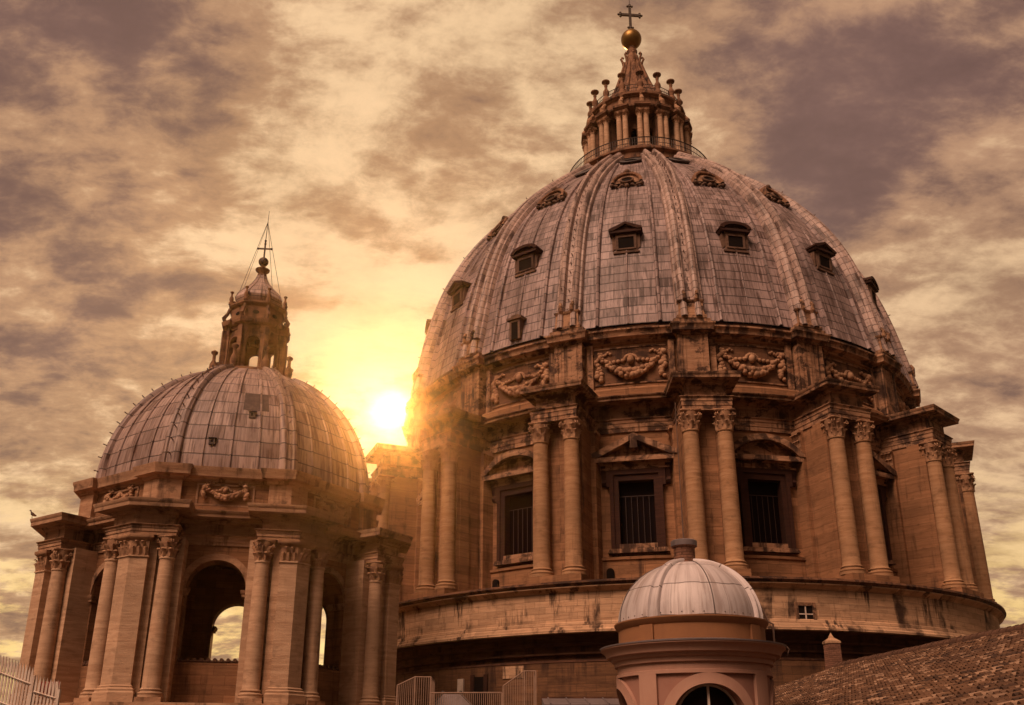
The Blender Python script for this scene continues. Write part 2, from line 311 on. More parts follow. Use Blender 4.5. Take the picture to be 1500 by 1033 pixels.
# ------------------------------------------------------------------ mesh helpers
class MB:
    def __init__(s): s.v, s.f, s.uv = [], [], {}
    def add(s, verts, faces, uvs=None):
        b = len(s.v); s.v += [tuple(p) for p in verts]
        for i, f in enumerate(faces):
            if uvs: s.uv[len(s.f)] = uvs[i]
            s.f.append(tuple(b + j for j in f))
        return s
    def grid(s, P, cu=False, cv=False, UV=None):
        n, m = len(P), len(P[0]); vs = [p for row in P for p in row]; fs, us = [], []
        for i in range(n if cu else n - 1):
            for j in range(m if cv else m - 1):
                a, b = (i + 1) % n, (j + 1) % m
                fs.append((i * m + j, a * m + j, a * m + b, i * m + b))
                if UV: us.append((UV[i][j], UV[a][j], UV[a][b], UV[i][b]))
        return s.add(vs, fs, us or None)
    def box(s, x0, x1, y0, y1, z0, z1, rot=0.0, piv=(0, 0)):
        vs = [(x, y, z) for z in (z0, z1) for x, y in ((x0, y0), (x1, y0), (x1, y1), (x0, y1))]
        if rot:
            c_, s_ = cos(rot), sin(rot)
            vs = [(piv[0] + (x - piv[0]) * c_ - (y - piv[1]) * s_, piv[1] + (x - piv[0]) * s_ + (y - piv[1]) * c_, z) for x, y, z in vs]
        return s.add(vs, [(0, 3, 2, 1), (4, 5, 6, 7), (0, 1, 5, 4), (1, 2, 6, 5), (2, 3, 7, 6), (3, 0, 4, 7)])
    def lathe(s, prof, n=24, c=(0, 0), a0=None, a1=None, uvs=False):
        full = a0 is None
        if full: a0, a1 = 0.0, 2 * pi
        k = n if full else n + 1
        P = [[(c[0] + r * sin(a0 + (a1 - a0) * i / n), c[1] - r * cos(a0 + (a1 - a0) * i / n), z) for r, z in prof] for i in range(k)]
        return s.grid(P, cu=full)
    def sweep(s, path, prof, closed=False, cap=True):
        n = len(path); P = []
        nor = []
        for i in range(n if closed else n - 1):
            a, b = path[i], path[(i + 1) % n]; L = math.hypot(b[0] - a[0], b[1] - a[1])
            nor.append(((b[1] - a[1]) / L, -(b[0] - a[0]) / L))
        for i in range(n):
            if closed: n1, n2 = nor[i - 1], nor[i]
            else: n1, n2 = nor[max(i - 1, 0)], nor[min(i, n - 2)]
            dd = 1 + n1[0] * n2[0] + n1[1] * n2[1]
            mx, my = (n1[0] + n2[0]) / dd, (n1[1] + n2[1]) / dd
            P.append([(path[i][0] + mx * o, path[i][1] + my * o, z) for o, z in prof])
        s.grid(P, cu=closed)
        if cap and not closed:
            for k in (0, -1): s.add([row[k] for row in P], [tuple(range(n))])
            for row in (P[0], P[-1]): s.add(row, [tuple(range(len(row)))])
        return s
    def tube(s, pts, r, n=6, r1=None, cap=True):
        pts = [Vector(p) for p in pts]; rows = []
        r1 = r if r1 is None else r1
        ref = Vector((0.31, 0.17, 0.93))
        for i, p in enumerate(pts):
            t = (pts[min(i + 1, len(pts) - 1)] - pts[max(i - 1, 0)]).normalized()
            a = t.cross(ref)
            if a.length < 1e-3: a = t.cross(Vector((1, 0, 0)))
            a.normalize(); b = t.cross(a)
            q = r + (r1 - r) * i / max(1, len(pts) - 1)
            rows.append([tuple(p + q * (cos(2 * pi * k / n) * a + sin(2 * pi * k / n) * b)) for k in range(n)])
        s.grid(rows, cv=True)
        if cap:
            for row in (rows[0], rows[-1]): s.add(row, [tuple(range(n))])
        return s
    def ball(s, c, r, seg=8, rings=5, sx=1, sy=1, sz=1):
        P = [[(c[0] + sx * r * sin(pi * j / rings) * cos(2 * pi * i / seg), c[1] + sy * r * sin(pi * j / rings) * sin(2 * pi * i / seg), c[2] + sz * r * cos(pi * j / rings))
              for j in range(rings + 1)] for i in range(seg)]
        return s.grid(P, cu=True)
    def poly(s, pts): return s.add(pts, [tuple(range(len(pts)))])
    def prism(s, pts2, d0, d1, f):
        """outline in (s, z) between depths d0 and d1, mapped by f(s, d, z)"""
        n = len(pts2)
        a = [f(p[0], d0, p[1]) for p in pts2]; b = [f(p[0], d1, p[1]) for p in pts2]
        s.add(a + b, [tuple(range(n))[::-1], tuple(range(n, 2 * n))] + [(i, (i + 1) % n, n + (i + 1) % n, n + i) for i in range(n)])
        return s
    def arch(s, hw0, z0, z1, hw, sill, spring, d0, d1, f, top=None, seg=14, sub=1):
        """wall panel of half width hw0 from z0 to z1 with an opening (arched, or flat when top is given)"""
        if top is None: arc = [(-hw * cos(pi * i / seg), spring + hw * sin(pi * i / seg)) for i in range(seg + 1)]
        else: arc = [(-hw + 2 * hw * i / seg, top) for i in range(seg + 1)]
        for dd in (d0, d1):
            for a, b in ((-hw0, -hw), (hw, hw0)):
                xs = [a + (b - a) * i / 3 for i in range(4)]
                s.grid([[f(x, dd, z) for z in (z0, sill, arc[0][1], z1)] for x in xs])
            if sill > z0: s.grid([[f(x, dd, z) for z in (z0, sill)] for x, _ in arc])
            s.grid([[f(x, dd, z), f(x, dd, z1)] for x, z in arc])
        loop = [(-hw, sill)] + arc + [(hw, sill)]
        s.grid([[f(x, d0, z), f(x, d1, z)] for x, z in loop])
        s.grid([[f(x, d0, sill), f(x, d1, sill)] for x, _ in arc])
        for zz in (z0, z1): s.grid([[f(-hw0 + 2 * hw0 * i / 8, d0, zz), f(-hw0 + 2 * hw0 * i / 8, d1, zz)] for i in range(9)])
        return s
    def archivolt(s, hw, w, sill, spring, d0, d1, f, seg=16, legs=True):
        arc = [(cos(pi - pi * i / seg), sin(pi * i / seg)) for i in range(seg + 1)]
        rows = []
        if legs: rows.append(((-hw, sill), (-hw - w, sill)))
        rows += [((hw * c, spring + hw * s_), ((hw + w) * c, spring + (hw + w) * s_)) for c, s_ in arc]
        if legs: rows.append(((hw, sill), (hw + w, sill)))
        s.grid([[f(a[0], d0, a[1]), f(a[0], d1, a[1]), f((a[0] + b[0]) / 2, d1 * 0.92 + d0 * 0.08, (a[1] + b[1]) / 2), f(b[0], d1, b[1]), f(b[0], d0, b[1])] for a, b in rows])
        return s
    def build(s, name, mat, parent=None, smooth=35, loc=None, rotz=0.0):
        me = bpy.data.meshes.new(name); me.from_pydata(s.v, [], s.f)
        if s.uv:
            ul = me.uv_layers.new(name='UVMap')
            for p in me.polygons:
                u = s.uv.get(p.index)
                if u:
                    for li, q in zip(p.loop_indices, u): ul.data[li].uv = q
        me.materials.append(mat)
        if smooth:
            me.shade_smooth(); me.set_sharp_from_angle(angle=R(smooth))
        o = bpy.data.objects.new(name, me); COL.objects.link(o)
        if parent: o.parent = parent
        if loc: o.location = loc
        o.rotation_euler = (0, 0, rotz)
        return o

def tag(o, label, cat=None, group=None, kind=None):
    if label: o['label'] = label
    if cat: o['category'] = cat
    if group: o['group'] = group
    if kind: o['kind'] = kind
    return o
def thing(name, loc, rz, label, cat, group=None):
    o = bpy.data.objects.new(name, None); COL.objects.link(o)
    o.location = loc; o.rotation_euler = (0, 0, rz); o.empty_display_size = 0.5
    return tag(o, label, cat, group)
def dup(o, parent, rotz):
    c = o.copy(); COL.objects.link(c); c.parent = parent; c.rotation_euler = (0, 0, rotz)
    for ch in list(o.children):
        e = ch.copy(); COL.objects.link(e); e.parent = c
    return c

flat = lambda A: (lambda s, d, z: (s, -(A + d), z))
def cyl(Rw): return lambda s, d, z: ((Rw + d) * sin(s / Rw), -(Rw + d) * cos(s / Rw), z)
S22, C22 = sin(pi / 8), cos(pi / 8)
STEP = pi / 8

def column_mesh(r0, r1, zb0, z1, n=20):
    p = [(r0 * 1.42, zb0), (r0 * 1.42, zb0 + .16 * r0 * 2)]
    h = 0.62 * r0
    zt = zb0 + .32 * r0
    for i in range(7):
        a = -pi / 2 + pi * i / 6; p.append((r0 * (1.22 + .16 * cos(a)), zt + h * .25 * (1 + sin(a))))
    p += [(r0 * 1.14, zt + h * .55), (r0 * 1.12, zt + h * .75)]
    for i in range(5):
        a = -pi / 2 + pi * i / 4; p.append((r0 * (1.10 + .11 * cos(a)), zt + h * (.75 + .16 * (1 + sin(a)))))
    p += [(r0 * 1.07, zt + h * 1.1), (r0, zt + h * 1.35)]
    for i in range(1, 9):
        t = i / 8; p.append((r0 + (r1 - r0) * (t ** 1.7), zt + h * 1.35 + (z1 - .12 - zt - h * 1.35) * t))
    p += [(r1 * 1.10, z1 - .11), (r1 * 1.13, z1 - .05), (r1 * 1.08, z1)]
    return MB().lathe(p, n)

def leaf(mb, a, rb, z, w, h, curl, c=(0, 0)):
    rows = []
    for t, ro, wz in ((0, .0, .8), (.35, .02, 1.0), (.65, .05, 1.0), (.85, .14, .9), (1.0, curl, .62), (.88, curl * 1.18, .3)):
        r = rb + ro
        row = []
        for q, dp in ((-1, -.03), (-.5, .03), (0, .07), (.5, .03), (1, -.03)):
            da = q * w * wz / (2 * rb)
            row.append((c[0] + (r + dp) * sin(a + da), c[1] - (r + dp) * cos(a + da), z + h * t))
        rows.append(row)
    mb.grid(rows)

def capital_mesh(r, h, z0, c=(0, 0)):
    mb = MB()
    mb.lathe([(r, z0), (r * 1.0, z0 + h * .3), (r * 1.06, z0 + h * .6), (r * 1.32, z0 + h * .88), (r * 1.32, z0 + h * .9)], 16, c)
    for i in range(8): leaf(mb, i * pi / 4, r * 1.03, z0 + .01, r * .74, h * .40, r * .33, c)
    for i in range(8): leaf(mb, (i + .5) * pi / 4, r * 1.04, z0 + h * .22, r * .66, h * .46, r * .42, c)
    for i in range(4):
        a = pi / 4 + i * pi / 2
        for sd in (-1, 1):
            pts = []
            for k in range(12):
                t = k / 11
                if t < .5: rr, zz = r * (1.06 + t * 1.1), z0 + h * (.48 + t * .75)
                else:
                    b = (t - .5) * 2 * 2.2 * pi; q = .24 * (1 - (t - .5) * 1.5)
                    rr, zz = r * 1.60 + r * q * sin(b), z0 + h * .69 + r * .62 * q * cos(b)
                aa = a + sd * .16 * (1 - t * .75)
                pts.append((c[0] + rr * sin(aa), c[1] - rr * cos(aa), zz))
            mb.tube(pts, r * .10, 5, r * .06)
        mb.ball((c[0] + r * 1.22 * sin(a + pi / 4), c[1] - r * 1.22 * cos(a + pi / 4), z0 + h * .93), r * .17, 6, 4)
    # abacus with hollowed sides
    out = []
    for i in range(4):
        a = pi / 4 + i * pi / 2
        out += [(a - .10, 1.78), (a + .10, 1.78), (a + .42, 1.42), (a + pi / 4, 1.34), (a + pi / 2 - .42, 1.42)]
    ring = lambda k, z: [(c[0] + r * q * k * sin(a), c[1] - r * q * k * cos(a), z) for a, q in out]
    rows = [ring(.90, z0 + h * .88), ring(.95, z0 + h * .93), ring(1.0, z0 + h * .94), ring(1.0, z0 + h)]
    mb.grid(rows, cv=True); mb.poly(rows[0]); mb.poly(rows[-1])
    return mb

def entab(z0, z1, z2, z3, pr, inset=-.01):
    """architrave z0-z1, frieze z1-z2, cornice z2-z3 with projection pr"""
    a, b = z1 - z0, z3 - z2
    return [(-.25, z0), (0, z0), (0, z0 + a * .32), (.04, z0 + a * .33), (.04, z0 + a * .66), (.08, z0 + a * .67), (.08, z0 + a * .86), (.18, z0 + a * .96), (.18, z1),
            (-inset, z1 + .015), (-inset, z2), (.08 - inset, z2 + b * .05), (.12 - inset, z2 + b * .22), (.20 - inset, z2 + b * .25), (.20 - inset, z2 + b * .36), (pr * .86, z2 + b * .40), (pr * .88, z2 + b * .68), (pr * .92, z2 + b * .72),
            (pr * .97, z2 + b * .86), (pr, z2 + b * .97), (pr, z3), (pr * .5, z3 + .07), (-.25, z3 + .10)]

# ================================================================== the great dome
AX, AY, ZB, PH0 = 13.873, 87.190, 11.514, -0.01722
dome = thing('basilica_dome', (AX, AY, ZB), PH0, 'huge ribbed grey lead dome on a columned round drum, gold ball and cross on top', 'dome')
KS = list(range(-5, 6))
BAYS = [k + .5 for k in range(-5, 5)]
RW = 23.3

# podium and base
MB().lathe([(22, -.5), (28.15, -.52), (28.32, -.55), (28.36, -.70), (28.22, -.80), (28.18, -.88)], 160).build('podium_ledge', M['ledge'], dome)
mb = MB().lathe([(28.17, -.88), (28.17, -.95), (28.0, -1.02), (27.86, -1.16), (27.74, -1.2), (27.74, -3.12), (27.86, -3.18), (27.90, -3.40),
                 (28.05, -3.48), (28.10, -3.62), (28.24, -3.70), (28.26, -3.86), (28.0, -3.90)], 160)
mb.build('podium', M['podium'], dome)
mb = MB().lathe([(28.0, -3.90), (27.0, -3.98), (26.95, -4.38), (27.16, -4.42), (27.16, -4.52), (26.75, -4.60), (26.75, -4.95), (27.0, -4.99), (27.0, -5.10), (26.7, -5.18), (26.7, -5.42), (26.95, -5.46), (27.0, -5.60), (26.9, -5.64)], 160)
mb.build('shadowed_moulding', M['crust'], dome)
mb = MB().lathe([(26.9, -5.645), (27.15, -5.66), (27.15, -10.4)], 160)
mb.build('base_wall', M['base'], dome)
def base_patch(k0, k1, z0, z1, name, mat, Rr=27.15, dep=.06):
    a0, a1 = k0 * STEP, k1 * STEP
    m_ = MB(); n = 6
    P = [[(r * sin(a0 + (a1 - a0) * i / n), -r * cos(a0 + (a1 - a0) * i / n), z) for r, z in ((Rr - .1, z0), (Rr + dep, z0), (Rr + dep, z1), (Rr - .1, z1))] for i in range(n + 1)]
    m_.grid(P)
    for row in (P[0], P[-1]): m_.poly(row)
    return m_.build(name, mat, dome, 0)
base_patch(-1.605, -1.53, -9.9, -6.28, 'doorway', M['void'])
base_patch(-1.635, -1.607, -9.9, -6.15, 'door_jamb', M['frame'], dep=.12)
base_patch(-1.528, -1.50, -9.9, -6.15, 'door_jamb', M['frame'], dep=.12)
base_patch(-1.745, -1.695, -7.25, -6.35, 'notice_panel', M['paint'], dep=.12)
base_patch(-1.385, -1.235, -6.5, -5.72, 'plaster_patch', M['podium'])
# small barred window in the podium
m_ = MB(); f = cyl(27.74)
a0, a1 = .447 * STEP * 27.74, .536 * STEP * 27.74
ac, hw = (a0 + a1) / 2, (a1 - a0) / 2
g = lambda s, d_, z: f(s + ac, d_, z)
m_.prism([(-hw, -3.33), (hw, -3.33), (hw, -2.3), (-hw, -2.3)], -.2, .015, g)
pw = m_.build('podium_window', M['void'], dome, 0)
m_ = MB()
for x0, x1, z0, z1 in ((-hw - .22, -hw, -3.33, -2.08), (hw, hw + .22, -3.33, -2.08), (-hw, hw, -2.3, -2.08), (-hw - .3, hw + .3, -3.5, -3.33)):
    m_.prism([(x0, z0), (x1, z0), (x1, z1), (x0, z1)], -.05, .10, g)
m_.build('frame', M['trim'], pw, 0)
m_ = MB()
m_.prism([(-.04, -3.33), (.04, -3.33), (.04, -2.3), (-.04, -2.3)], .02, .06, g)
m_.prism([(-hw, -2.85), (hw, -2.85), (hw, -2.78), (-hw, -2.78)], .025, .055, g)
m_.build('bars', M['paint'], pw, 0)

# drum wall with window openings
mb = MB(); f = cyl(RW)
half = STEP * RW / 2
for k in BAYS:
    b = k * STEP * RW
    g = lambda s, d_, z, b=b: f(s + b, d_, z)
    mb.arch(half, -.5, 11.2, 1.33, 2.72, 7.42, -1.15, 0.0, g, top=7.42, seg=6)
# plain wall at the back
a_end = (BAYS[-1] + .5) * STEP
mb.lathe([(RW, -.5), (RW, 11.2)], 40, None or (0, 0), a_end, 2 * pi + (BAYS[0] - .5) * STEP)
mb.build('drum_wall', M['wall'], dome)
# string course and dado
MB().lathe([(RW - .1, -.45), (RW + .35, -.45), (RW + .35, .15), (RW + .16, .28), (RW + .16, 1.55), (RW + .28, 1.62), (RW + .30, 1.80), (RW - .05, 1.92)], 160).build('dado', M['wall'], dome)
# entablature and attic as rings
E0, E1, E2, E3 = 11.05, 12.05, 12.95, 13.55
MB().lathe([(RW + .14 + o, z) for o, z in entab(E0, E1, E2, E3 - .05, 1.30, .06)], 160).build('entablature', M['trim'], dome)
RA = 23.25
MB().lathe([(RA + .5, 13.2), (RA + .5, 14.35), (RA + .38, 14.5), (RA, 14.55), (RA, 18.15), (RA + .12, 18.2), (RA + .14, 18.42)], 160).build('attic_wall', M['wall'], dome)
CORN = [(-.1, 18.30), (.10, 18.32), (.16, 18.48), (.30, 18.52), (.62, 18.56), (.64, 18.80), (.72, 18.92), (.82, 19.02), (.82, 19.14), (.55, 19.22), (.42, 19.30), (.42, 19.52), (.2, 19.60), (-.3, 19.62)]
MB().lathe([(RA + .06 + o, z) for o, z in CORN[:9]], 160).build('attic_cornice', M['trim'], dome)
MB().lathe([(RA + .06 + o, z) for o, z in CORN[8:]], 160).build('attic_ledge', M['ledge'], dome)

# buttresses
b_ = MB()
b_.box(-1.62, 1.62, -26.38, -RW + .3, -.5, 11.06)
b_.box(-1.98, 1.98, -24.25, -RW + .3, -.5, 11.04)
b_.box(-1.71, 1.71, -26.30, -25.35, -.5, 11.05)
b_.box(-1.95, 1.95, -27.86, -26.2, -.5, -.02)
for s_ in (-1, 1): b_.box(s_ * 1.163 - .52, s_ * 1.163 + .52, -26.62, -26.3, .0, 11.05)
b0 = b_.build('buttress', M['wall'], dome, 30)
cm = column_mesh(.60, .525, 0.0, 9.66)
cpm = capital_mesh(.525, 1.40, 9.66)
for i, s_ in enumerate((-1, 1)):
    if i == 0:
        c0 = cm.build('column', M['column_dark'], b0, 40, (s_ * 1.163, -27.0, 0)); k0 = cpm.build('capital', M['orn'], b0, 45, (s_ * 1.163, -27.0, 0))
    else:
        for q in (c0, k0):
            e = q.copy(); COL.objects.link(e); e.parent = b0; e.location = (s_ * 1.163, -27.0, 0)
path = [(-1.70, -RW + .2), (-1.70, -27.42), (1.70, -27.42), (1.70, -RW + .2)]
MB().sweep(path, entab(E0 + .008, E1, E2 + .02, E3 + .10, .72, .26)).build('entablature_block', M['trim'], b0, 25)
# pilaster capital and strip on the flanks near the wall
for s_ in (-1, 1):
    pc = MB()
    for j in range(3):
        y = -24.15 + j * .28
        for lv, (z, h, o) in enumerate(((9.75, .52, .16), (10.15, .62, .24))):
            pc.grid([[(s_ * (1.99 + t_[1] * o), y + q * .12, z + h * t_[0]) for q in (-1, 0, 1)] for t_ in ((0, .1), (.5, .25), (.85, .6), (1, 1.0), (.86, 1.25))])
    pc.box(s_ * 1.98 if s_ > 0 else -2.16, 2.16 if s_ > 0 else -1.98, -24.36, -23.5, 10.84, 11.04)
    pc.build('pilaster_capital', M['orn'], b0, 40)
# niche doors beside each buttress
nd = MB(); fz = lambda s, d_, z: (s, -(RW + d_), z)
arc = [(2.55 + .26 * cos(pi * i / 8), .78 + .26 * sin(pi * i / 8)) for i in range(9)]
f2 = cyl(RW)
nd.prism([(2.81, .18)] + arc + [(2.29, .18)], .1, .375, f2)
nd.build('niche', M['void'], b0, 0)
for k in KS:
    if k == 0: continue
    dup(b0, dome, k * STEP)
b0.rotation_euler = (0, 0, 0)

# attic piers
a_ = MB()
a_.box(-1.12, 1.12, -24.02, -22.8, 13.5, 18.4)
for s_ in (-1, 1):
    a_.box(s_ * .98 - .14, s_ * .98 + .14, -24.10, -23.9, 13.5, 18.4)
    a_.box(s_ * .62 - .07, s_ * .62 + .07, -24.07, -23.9, 13.5, 18.4)
    a_.box(s_ * 1.55 - .22, s_ * 1.55 + .22, -23.5, -22.9, 14.5, 18.2)
p0 = a_.build('attic_pier', M['trim'], dome, 25)
MB().sweep([(-1.08, -23.0), (-1.08, -24.08), (1.08, -24.08), (1.08, -23.0)], [(o * .72, z + .008) for o, z in CORN]).build('cornice_block', M['trim'], p0, 25)
for k in KS:
    if k: dup(p0, dome, k * STEP)

# garlands
def garland(Rg, hw, zt, sag, rb, n=46, seed=1):
    rg = random.Random(seed); mb = MB(); f = cyl(Rg)
    for i in range(n):
        t = -1 + 2 * i / (n - 1); z = zt - sag * (1 - t * t)
        thick = rb * (1.35 - .65 * abs(t))
        for j in range(3):
            a = rg.random() * 2 * pi; q = thick * .55
            mb.ball(f(t * hw * .92 + q * cos(a) * .5, .10 + rg.random() * thick * .7, z + q * sin(a)), thick * (.48 + .3 * rg.random()), 6, 4)
    for s_ in (-1, 1):
        for j in range(14):
            mb.ball(f(s_ * hw * (.95 + .05 * rg.random()) + rg.uniform(-.16, .16) * rb / .2, .08 + rg.random() * .12, zt + .15 - j * sag * .10), rb * (.5 + .45 * rg.random()), 6, 4)
        for j in range(6):
            mb.ball(f(s_ * hw * (.62 + .07 * j), .08, zt + .28 + .1 * sin(j * 1.7)), rb * .45, 6, 4)
    mb.ball(f(0, .14, zt - sag * .22), rb * 0.95, 8, 6, 1, 1, 1.25)
    for j in range(11):
        a = pi * j / 10; mb.ball(f(rb * 1.5 * cos(a), .10, zt - sag * .20 + rb * 1.2 * sin(a)), rb * .45, 6, 4)
    for s_ in (-1, 1):
        for j in range(4): mb.ball(f(s_ * (rb * 2 + j * rb * 1.1), .1, zt - sag * .25 - j * .03), rb * .6, 6, 4)
    return mb
gm = garland(RA, 2.45, 17.15, 1.50, .30, 40)
pm = MB(); f = cyl(RA)
fm = MB()
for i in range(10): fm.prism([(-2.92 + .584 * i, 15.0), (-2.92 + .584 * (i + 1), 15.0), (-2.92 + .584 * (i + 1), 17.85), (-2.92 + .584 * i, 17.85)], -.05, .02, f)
for x0, x1, z0, z1 in ((-3.02, -2.92, 14.9, 17.95), (2.92, 3.02, 14.9, 17.95), (-2.92, 2.92, 17.85, 17.95), (-2.92, 2.92, 14.9, 15.0)):
    n = 8
    for i in range(n):
        xa, xb = x0 + (x1 - x0) * i / n, x0 + (x1 - x0) * (i + 1) / n
        pm.prism([(xa, z0), (xb, z0), (xb, z1), (xa, z1)], -.05, .09, f)
        if x1 - x0 < 1: break
g0 = gm.build('garland', M['orn'], dome, 60, None, BAYS[0] * STEP)
q0 = pm.build('attic_panel', M['trim'], dome, 25, None, BAYS[0] * STEP)
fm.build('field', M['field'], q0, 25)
for k in BAYS[1:]:
    dup(g0, dome, k * STEP); dup(q0, dome, k * STEP)

# drum windows
def window(kind):
    f = cyl(RW)
    b = MB()
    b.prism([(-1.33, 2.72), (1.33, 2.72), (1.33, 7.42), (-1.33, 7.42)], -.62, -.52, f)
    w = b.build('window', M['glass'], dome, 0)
    fr = MB(); fp = lambda s, d_, z: (s, -(RW + d_), z)
    for w0, w1, dd in ((1.26, 1.62, .20), (1.62, 1.90, .32)):
        zt, zb_ = 7.42 + (w1 - 1.33) * 1.25, 2.72
        zin = 7.42 + (w0 - 1.33) * 1.25
        for s_ in (-1, 1):
            x0, x1 = sorted((s_ * w0, s_ * w1))
            fr.prism([(x0, 2.35), (x1, 2.35), (x1, zt), (x0, zt)], -.5 if w0 < 1.3 else -.3, dd, fp)
        fr.prism([(-w0, zin), (w0, zin), (w0, zt), (-w0, zt)], -.5 if w0 < 1.3 else -.3, dd, fp)
    for s_ in (-1, 1):
        x0, x1 = sorted((s_ * 1.90, s_ * 2.12)); fr.prism([(x0, 6.9), (x1, 6.9), (x1, 8.13), (x0, 8.13)], -.3, .30, fp)
        # console
        pts = [(0.0, 7.0), (.30, 7.05), (.42, 7.25), (.30, 7.5), (.45, 8.1), (.62, 8.45), (0.0, 8.45)]
        x0, x1 = sorted((s_ * 2.14, s_ * 2.48))
        n = len(pts); A = [(x0, -(RW - .2 + dd), z) for dd, z in pts]; B = [(x1, -(RW - .2 + dd), z) for dd, z in pts]
        fr.add(A + B, [tuple(range(n)), tuple(range(n, 2 * n))[::-1]] + [(i, (i + 1) % n, n + (i + 1) % n, n + i) for i in range(n)])
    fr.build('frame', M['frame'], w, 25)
    si = MB(); si.prism([(-2.15, 2.05), (2.15, 2.05), (2.0, 2.35), (-2.0, 2.35)], -.2, .42, fp)
    si.prism([(-1.33, 2.35), (1.33, 2.35), (1.33, 2.70), (-1.33, 2.70)], -1.0, .26, fp)
    si.build('sill', M['trim'], w, 25)
    pe = MB()
    pe.prism([(-2.5, 8.14), (2.5, 8.14), (2.5, 8.62), (-2.5, 8.62)], -.3, .34, fp)
    pe.prism([(-2.85, 8.62), (2.85, 8.62), (2.95, 8.98), (-2.95, 8.98)], -.3, .86, fp)
    if kind == 'tri':
        hz = 1.42
        for s_ in (-1, 1):
            P = [(s_ * 3.05, 8.985), (s_ * 3.05, 9.30), (0, 9.30 + hz), (0, 8.99 + hz - .14), (s_ * 2.55, 8.985)]
            pe.prism(P if s_ > 0 else P[::-1], -.3, .92, fp)
        pe.prism([(-2.5, 8.99), (2.5, 8.99), (0, 8.99 + hz - .2)], -.3, .18, fp)
        pe.prism([(-.28, 9.55), (.28, 9.55), (.20, 10.62), (-.20, 10.62)], .18, .99, fp)
    else:
        rad = 3.75; cz = 8.99 + 1.5 - rad
        am = math.asin(3.05 / rad)
        o = [(rad * sin(-am + 2 * am * i / 16), cz + rad * cos(-am + 2 * am * i / 16) + .12) for i in range(17)]
        o = [(x, max(z, 9.0)) for x, z in o]
        ri = rad - .34; ai = math.acos((8.99 - cz) / ri)
        inn = [(ri * sin(-ai + 2 * ai * i / 16), cz + ri * cos(-ai + 2 * ai * i / 16)) for i in range(17)]
        for i in range(16): pe.prism([inn[i], inn[i + 1], o[i + 1], o[i]], -.3, .92, fp)
        pe.prism([(-3.05, 8.985), (-2.62, 8.985), inn[0], o[0]], -.3, .92, fp)
        pe.prism([(2.62, 8.985), (3.05, 8.985), o[-1], inn[-1]], -.3, .92, fp)
        pe.prism([p for p in inn] + [(2.4, 8.99), (-2.4, 8.99)][0:0], -.3, .18, fp)
    pe.build('pediment', M['trim'], w, 25)
    gr = MB()
    for i in range(1, 6):
        x = -1.26 + 2.52 * i / 6; gr.box(x - .016, x + .016, -(RW - .36), -(RW - .395), 2.7, 6.3)
    gr.box(-1.26, 1.26, -(RW - .35), -(RW - .40), 6.28, 6.32)
    gr.build('grille', M['bars'], w, 0)
    return w
wt_, ws_ = window('tri'), window('seg')
used = set()
for k in BAYS:
    tri = int(round(k - .5)) % 2 != 0
    src = wt_ if tri else ws_
    if src.name in used: dup(src, dome, k * STEP)
    else: src.rotation_euler = (0, 0, k * STEP); used.add(src.name)

# dome shell
ZT = np.array([19.6, 21, 23, 24, 25, 26, 27, 28, 29, 30, 31, 32, 33, 34, 35, 36, 37, 38, 39, 40, 41, 42, 43, 44, 45, 45.6])
RT = np.array([24.62, 24.43, 23.98, 23.77, 23.53, 23.27, 23.0, 22.70, 22.38, 22.02, 21.62, 21.17, 20.64, 20.04, 19.37, 18.62, 17.80, 16.94, 16.03, 15.08, 14.09, 13.05, 11.96, 10.82, 9.62, 8.9])
RP = np.poly1d(np.polyfit(ZT, RT, 5))
rout = lambda z: float(RP(z))
zs = [19.55 + (45.25 - 19.55) * i / 56 for i in range(57)]
# arc length along the meridian
arcl = [0.0]
for i in range(1, len(zs)): arcl.append(arcl[-1] + math.hypot(zs[i] - zs[i - 1], rout(zs[i]) - rout(zs[i - 1])))
def mer(i):
    a, b = max(i - 1, 0), min(i + 1, len(zs) - 1)
    dz_, dr_ = zs[b] - zs[a], rout(zs[b]) - rout(zs[a]); L = math.hypot(dz_, dr_)
    return dz_ / L, -dr_ / L        # outward normal (radial, vertical)
TH = .80
def dpt(i, ang, h):
    """point on the dome: meridian station i, angle, height above the shell"""
    nr, nz = mer(i); r = rout(zs[i]) - TH
    return ((r + h * nr) * sin(ang), -(r + h * nr) * cos(ang), zs[i] + h * nz)
NA = 10
def shell_bay():
    mb = MB()
    P, UV = [], []
    for q in range(NA + 1):
        a = -STEP / 2 + STEP * q / NA
        P.append([dpt(i, a, 0.0) for i in range(len(zs))]); UV.append([(a * 20.5 + 40, arcl[i]) for i in range(len(zs))])
    mb.grid(P, UV=UV)
    for off, w, h, i1 in ((-.255, .14, .24, 50), (.255, .14, .24, 50), (0.0, .07, .10, 44)):
        rows, uvs = [], []
        for i in range(0, i1):
            r = rout(zs[i]) - TH; a = off * STEP
            rows.append([dpt(i, a + x * w / r, y) for x, y in ((-1.2, -.02), (-.75, h * .8), (0, h), (.75, h * .8), (1.2, -.02))])
            uvs.append([(a * 20.5 + 40 + x * w, arcl[i]) for x in (-1.2, -.75, 0, .75, 1.2)])
        mb.grid(rows, UV=uvs)
    return mb
sb = MB()
s0 = shell_bay().build('dome_panel', M['lead'], dome, 40, None, BAYS[0] * STEP)
for k in BAYS[1:]: dup(s0, dome, k * STEP)
mb = MB()
a_end, a_beg = (BAYS[-1] + .5) * STEP, (BAYS[0] - .5) * STEP + 2 * pi
P, UV = [], []
for q in range(25):
    a = a_end + (a_beg - a_end) * q / 24
    P.append([dpt(i, a, 0.0) for i in range(0, len(zs), 2)]); UV.append([(a * 20.5, arcl[i]) for i in range(0, len(zs), 2)])
mb.grid(P, UV=UV).build('dome_panel', M['lead'], dome, 40)
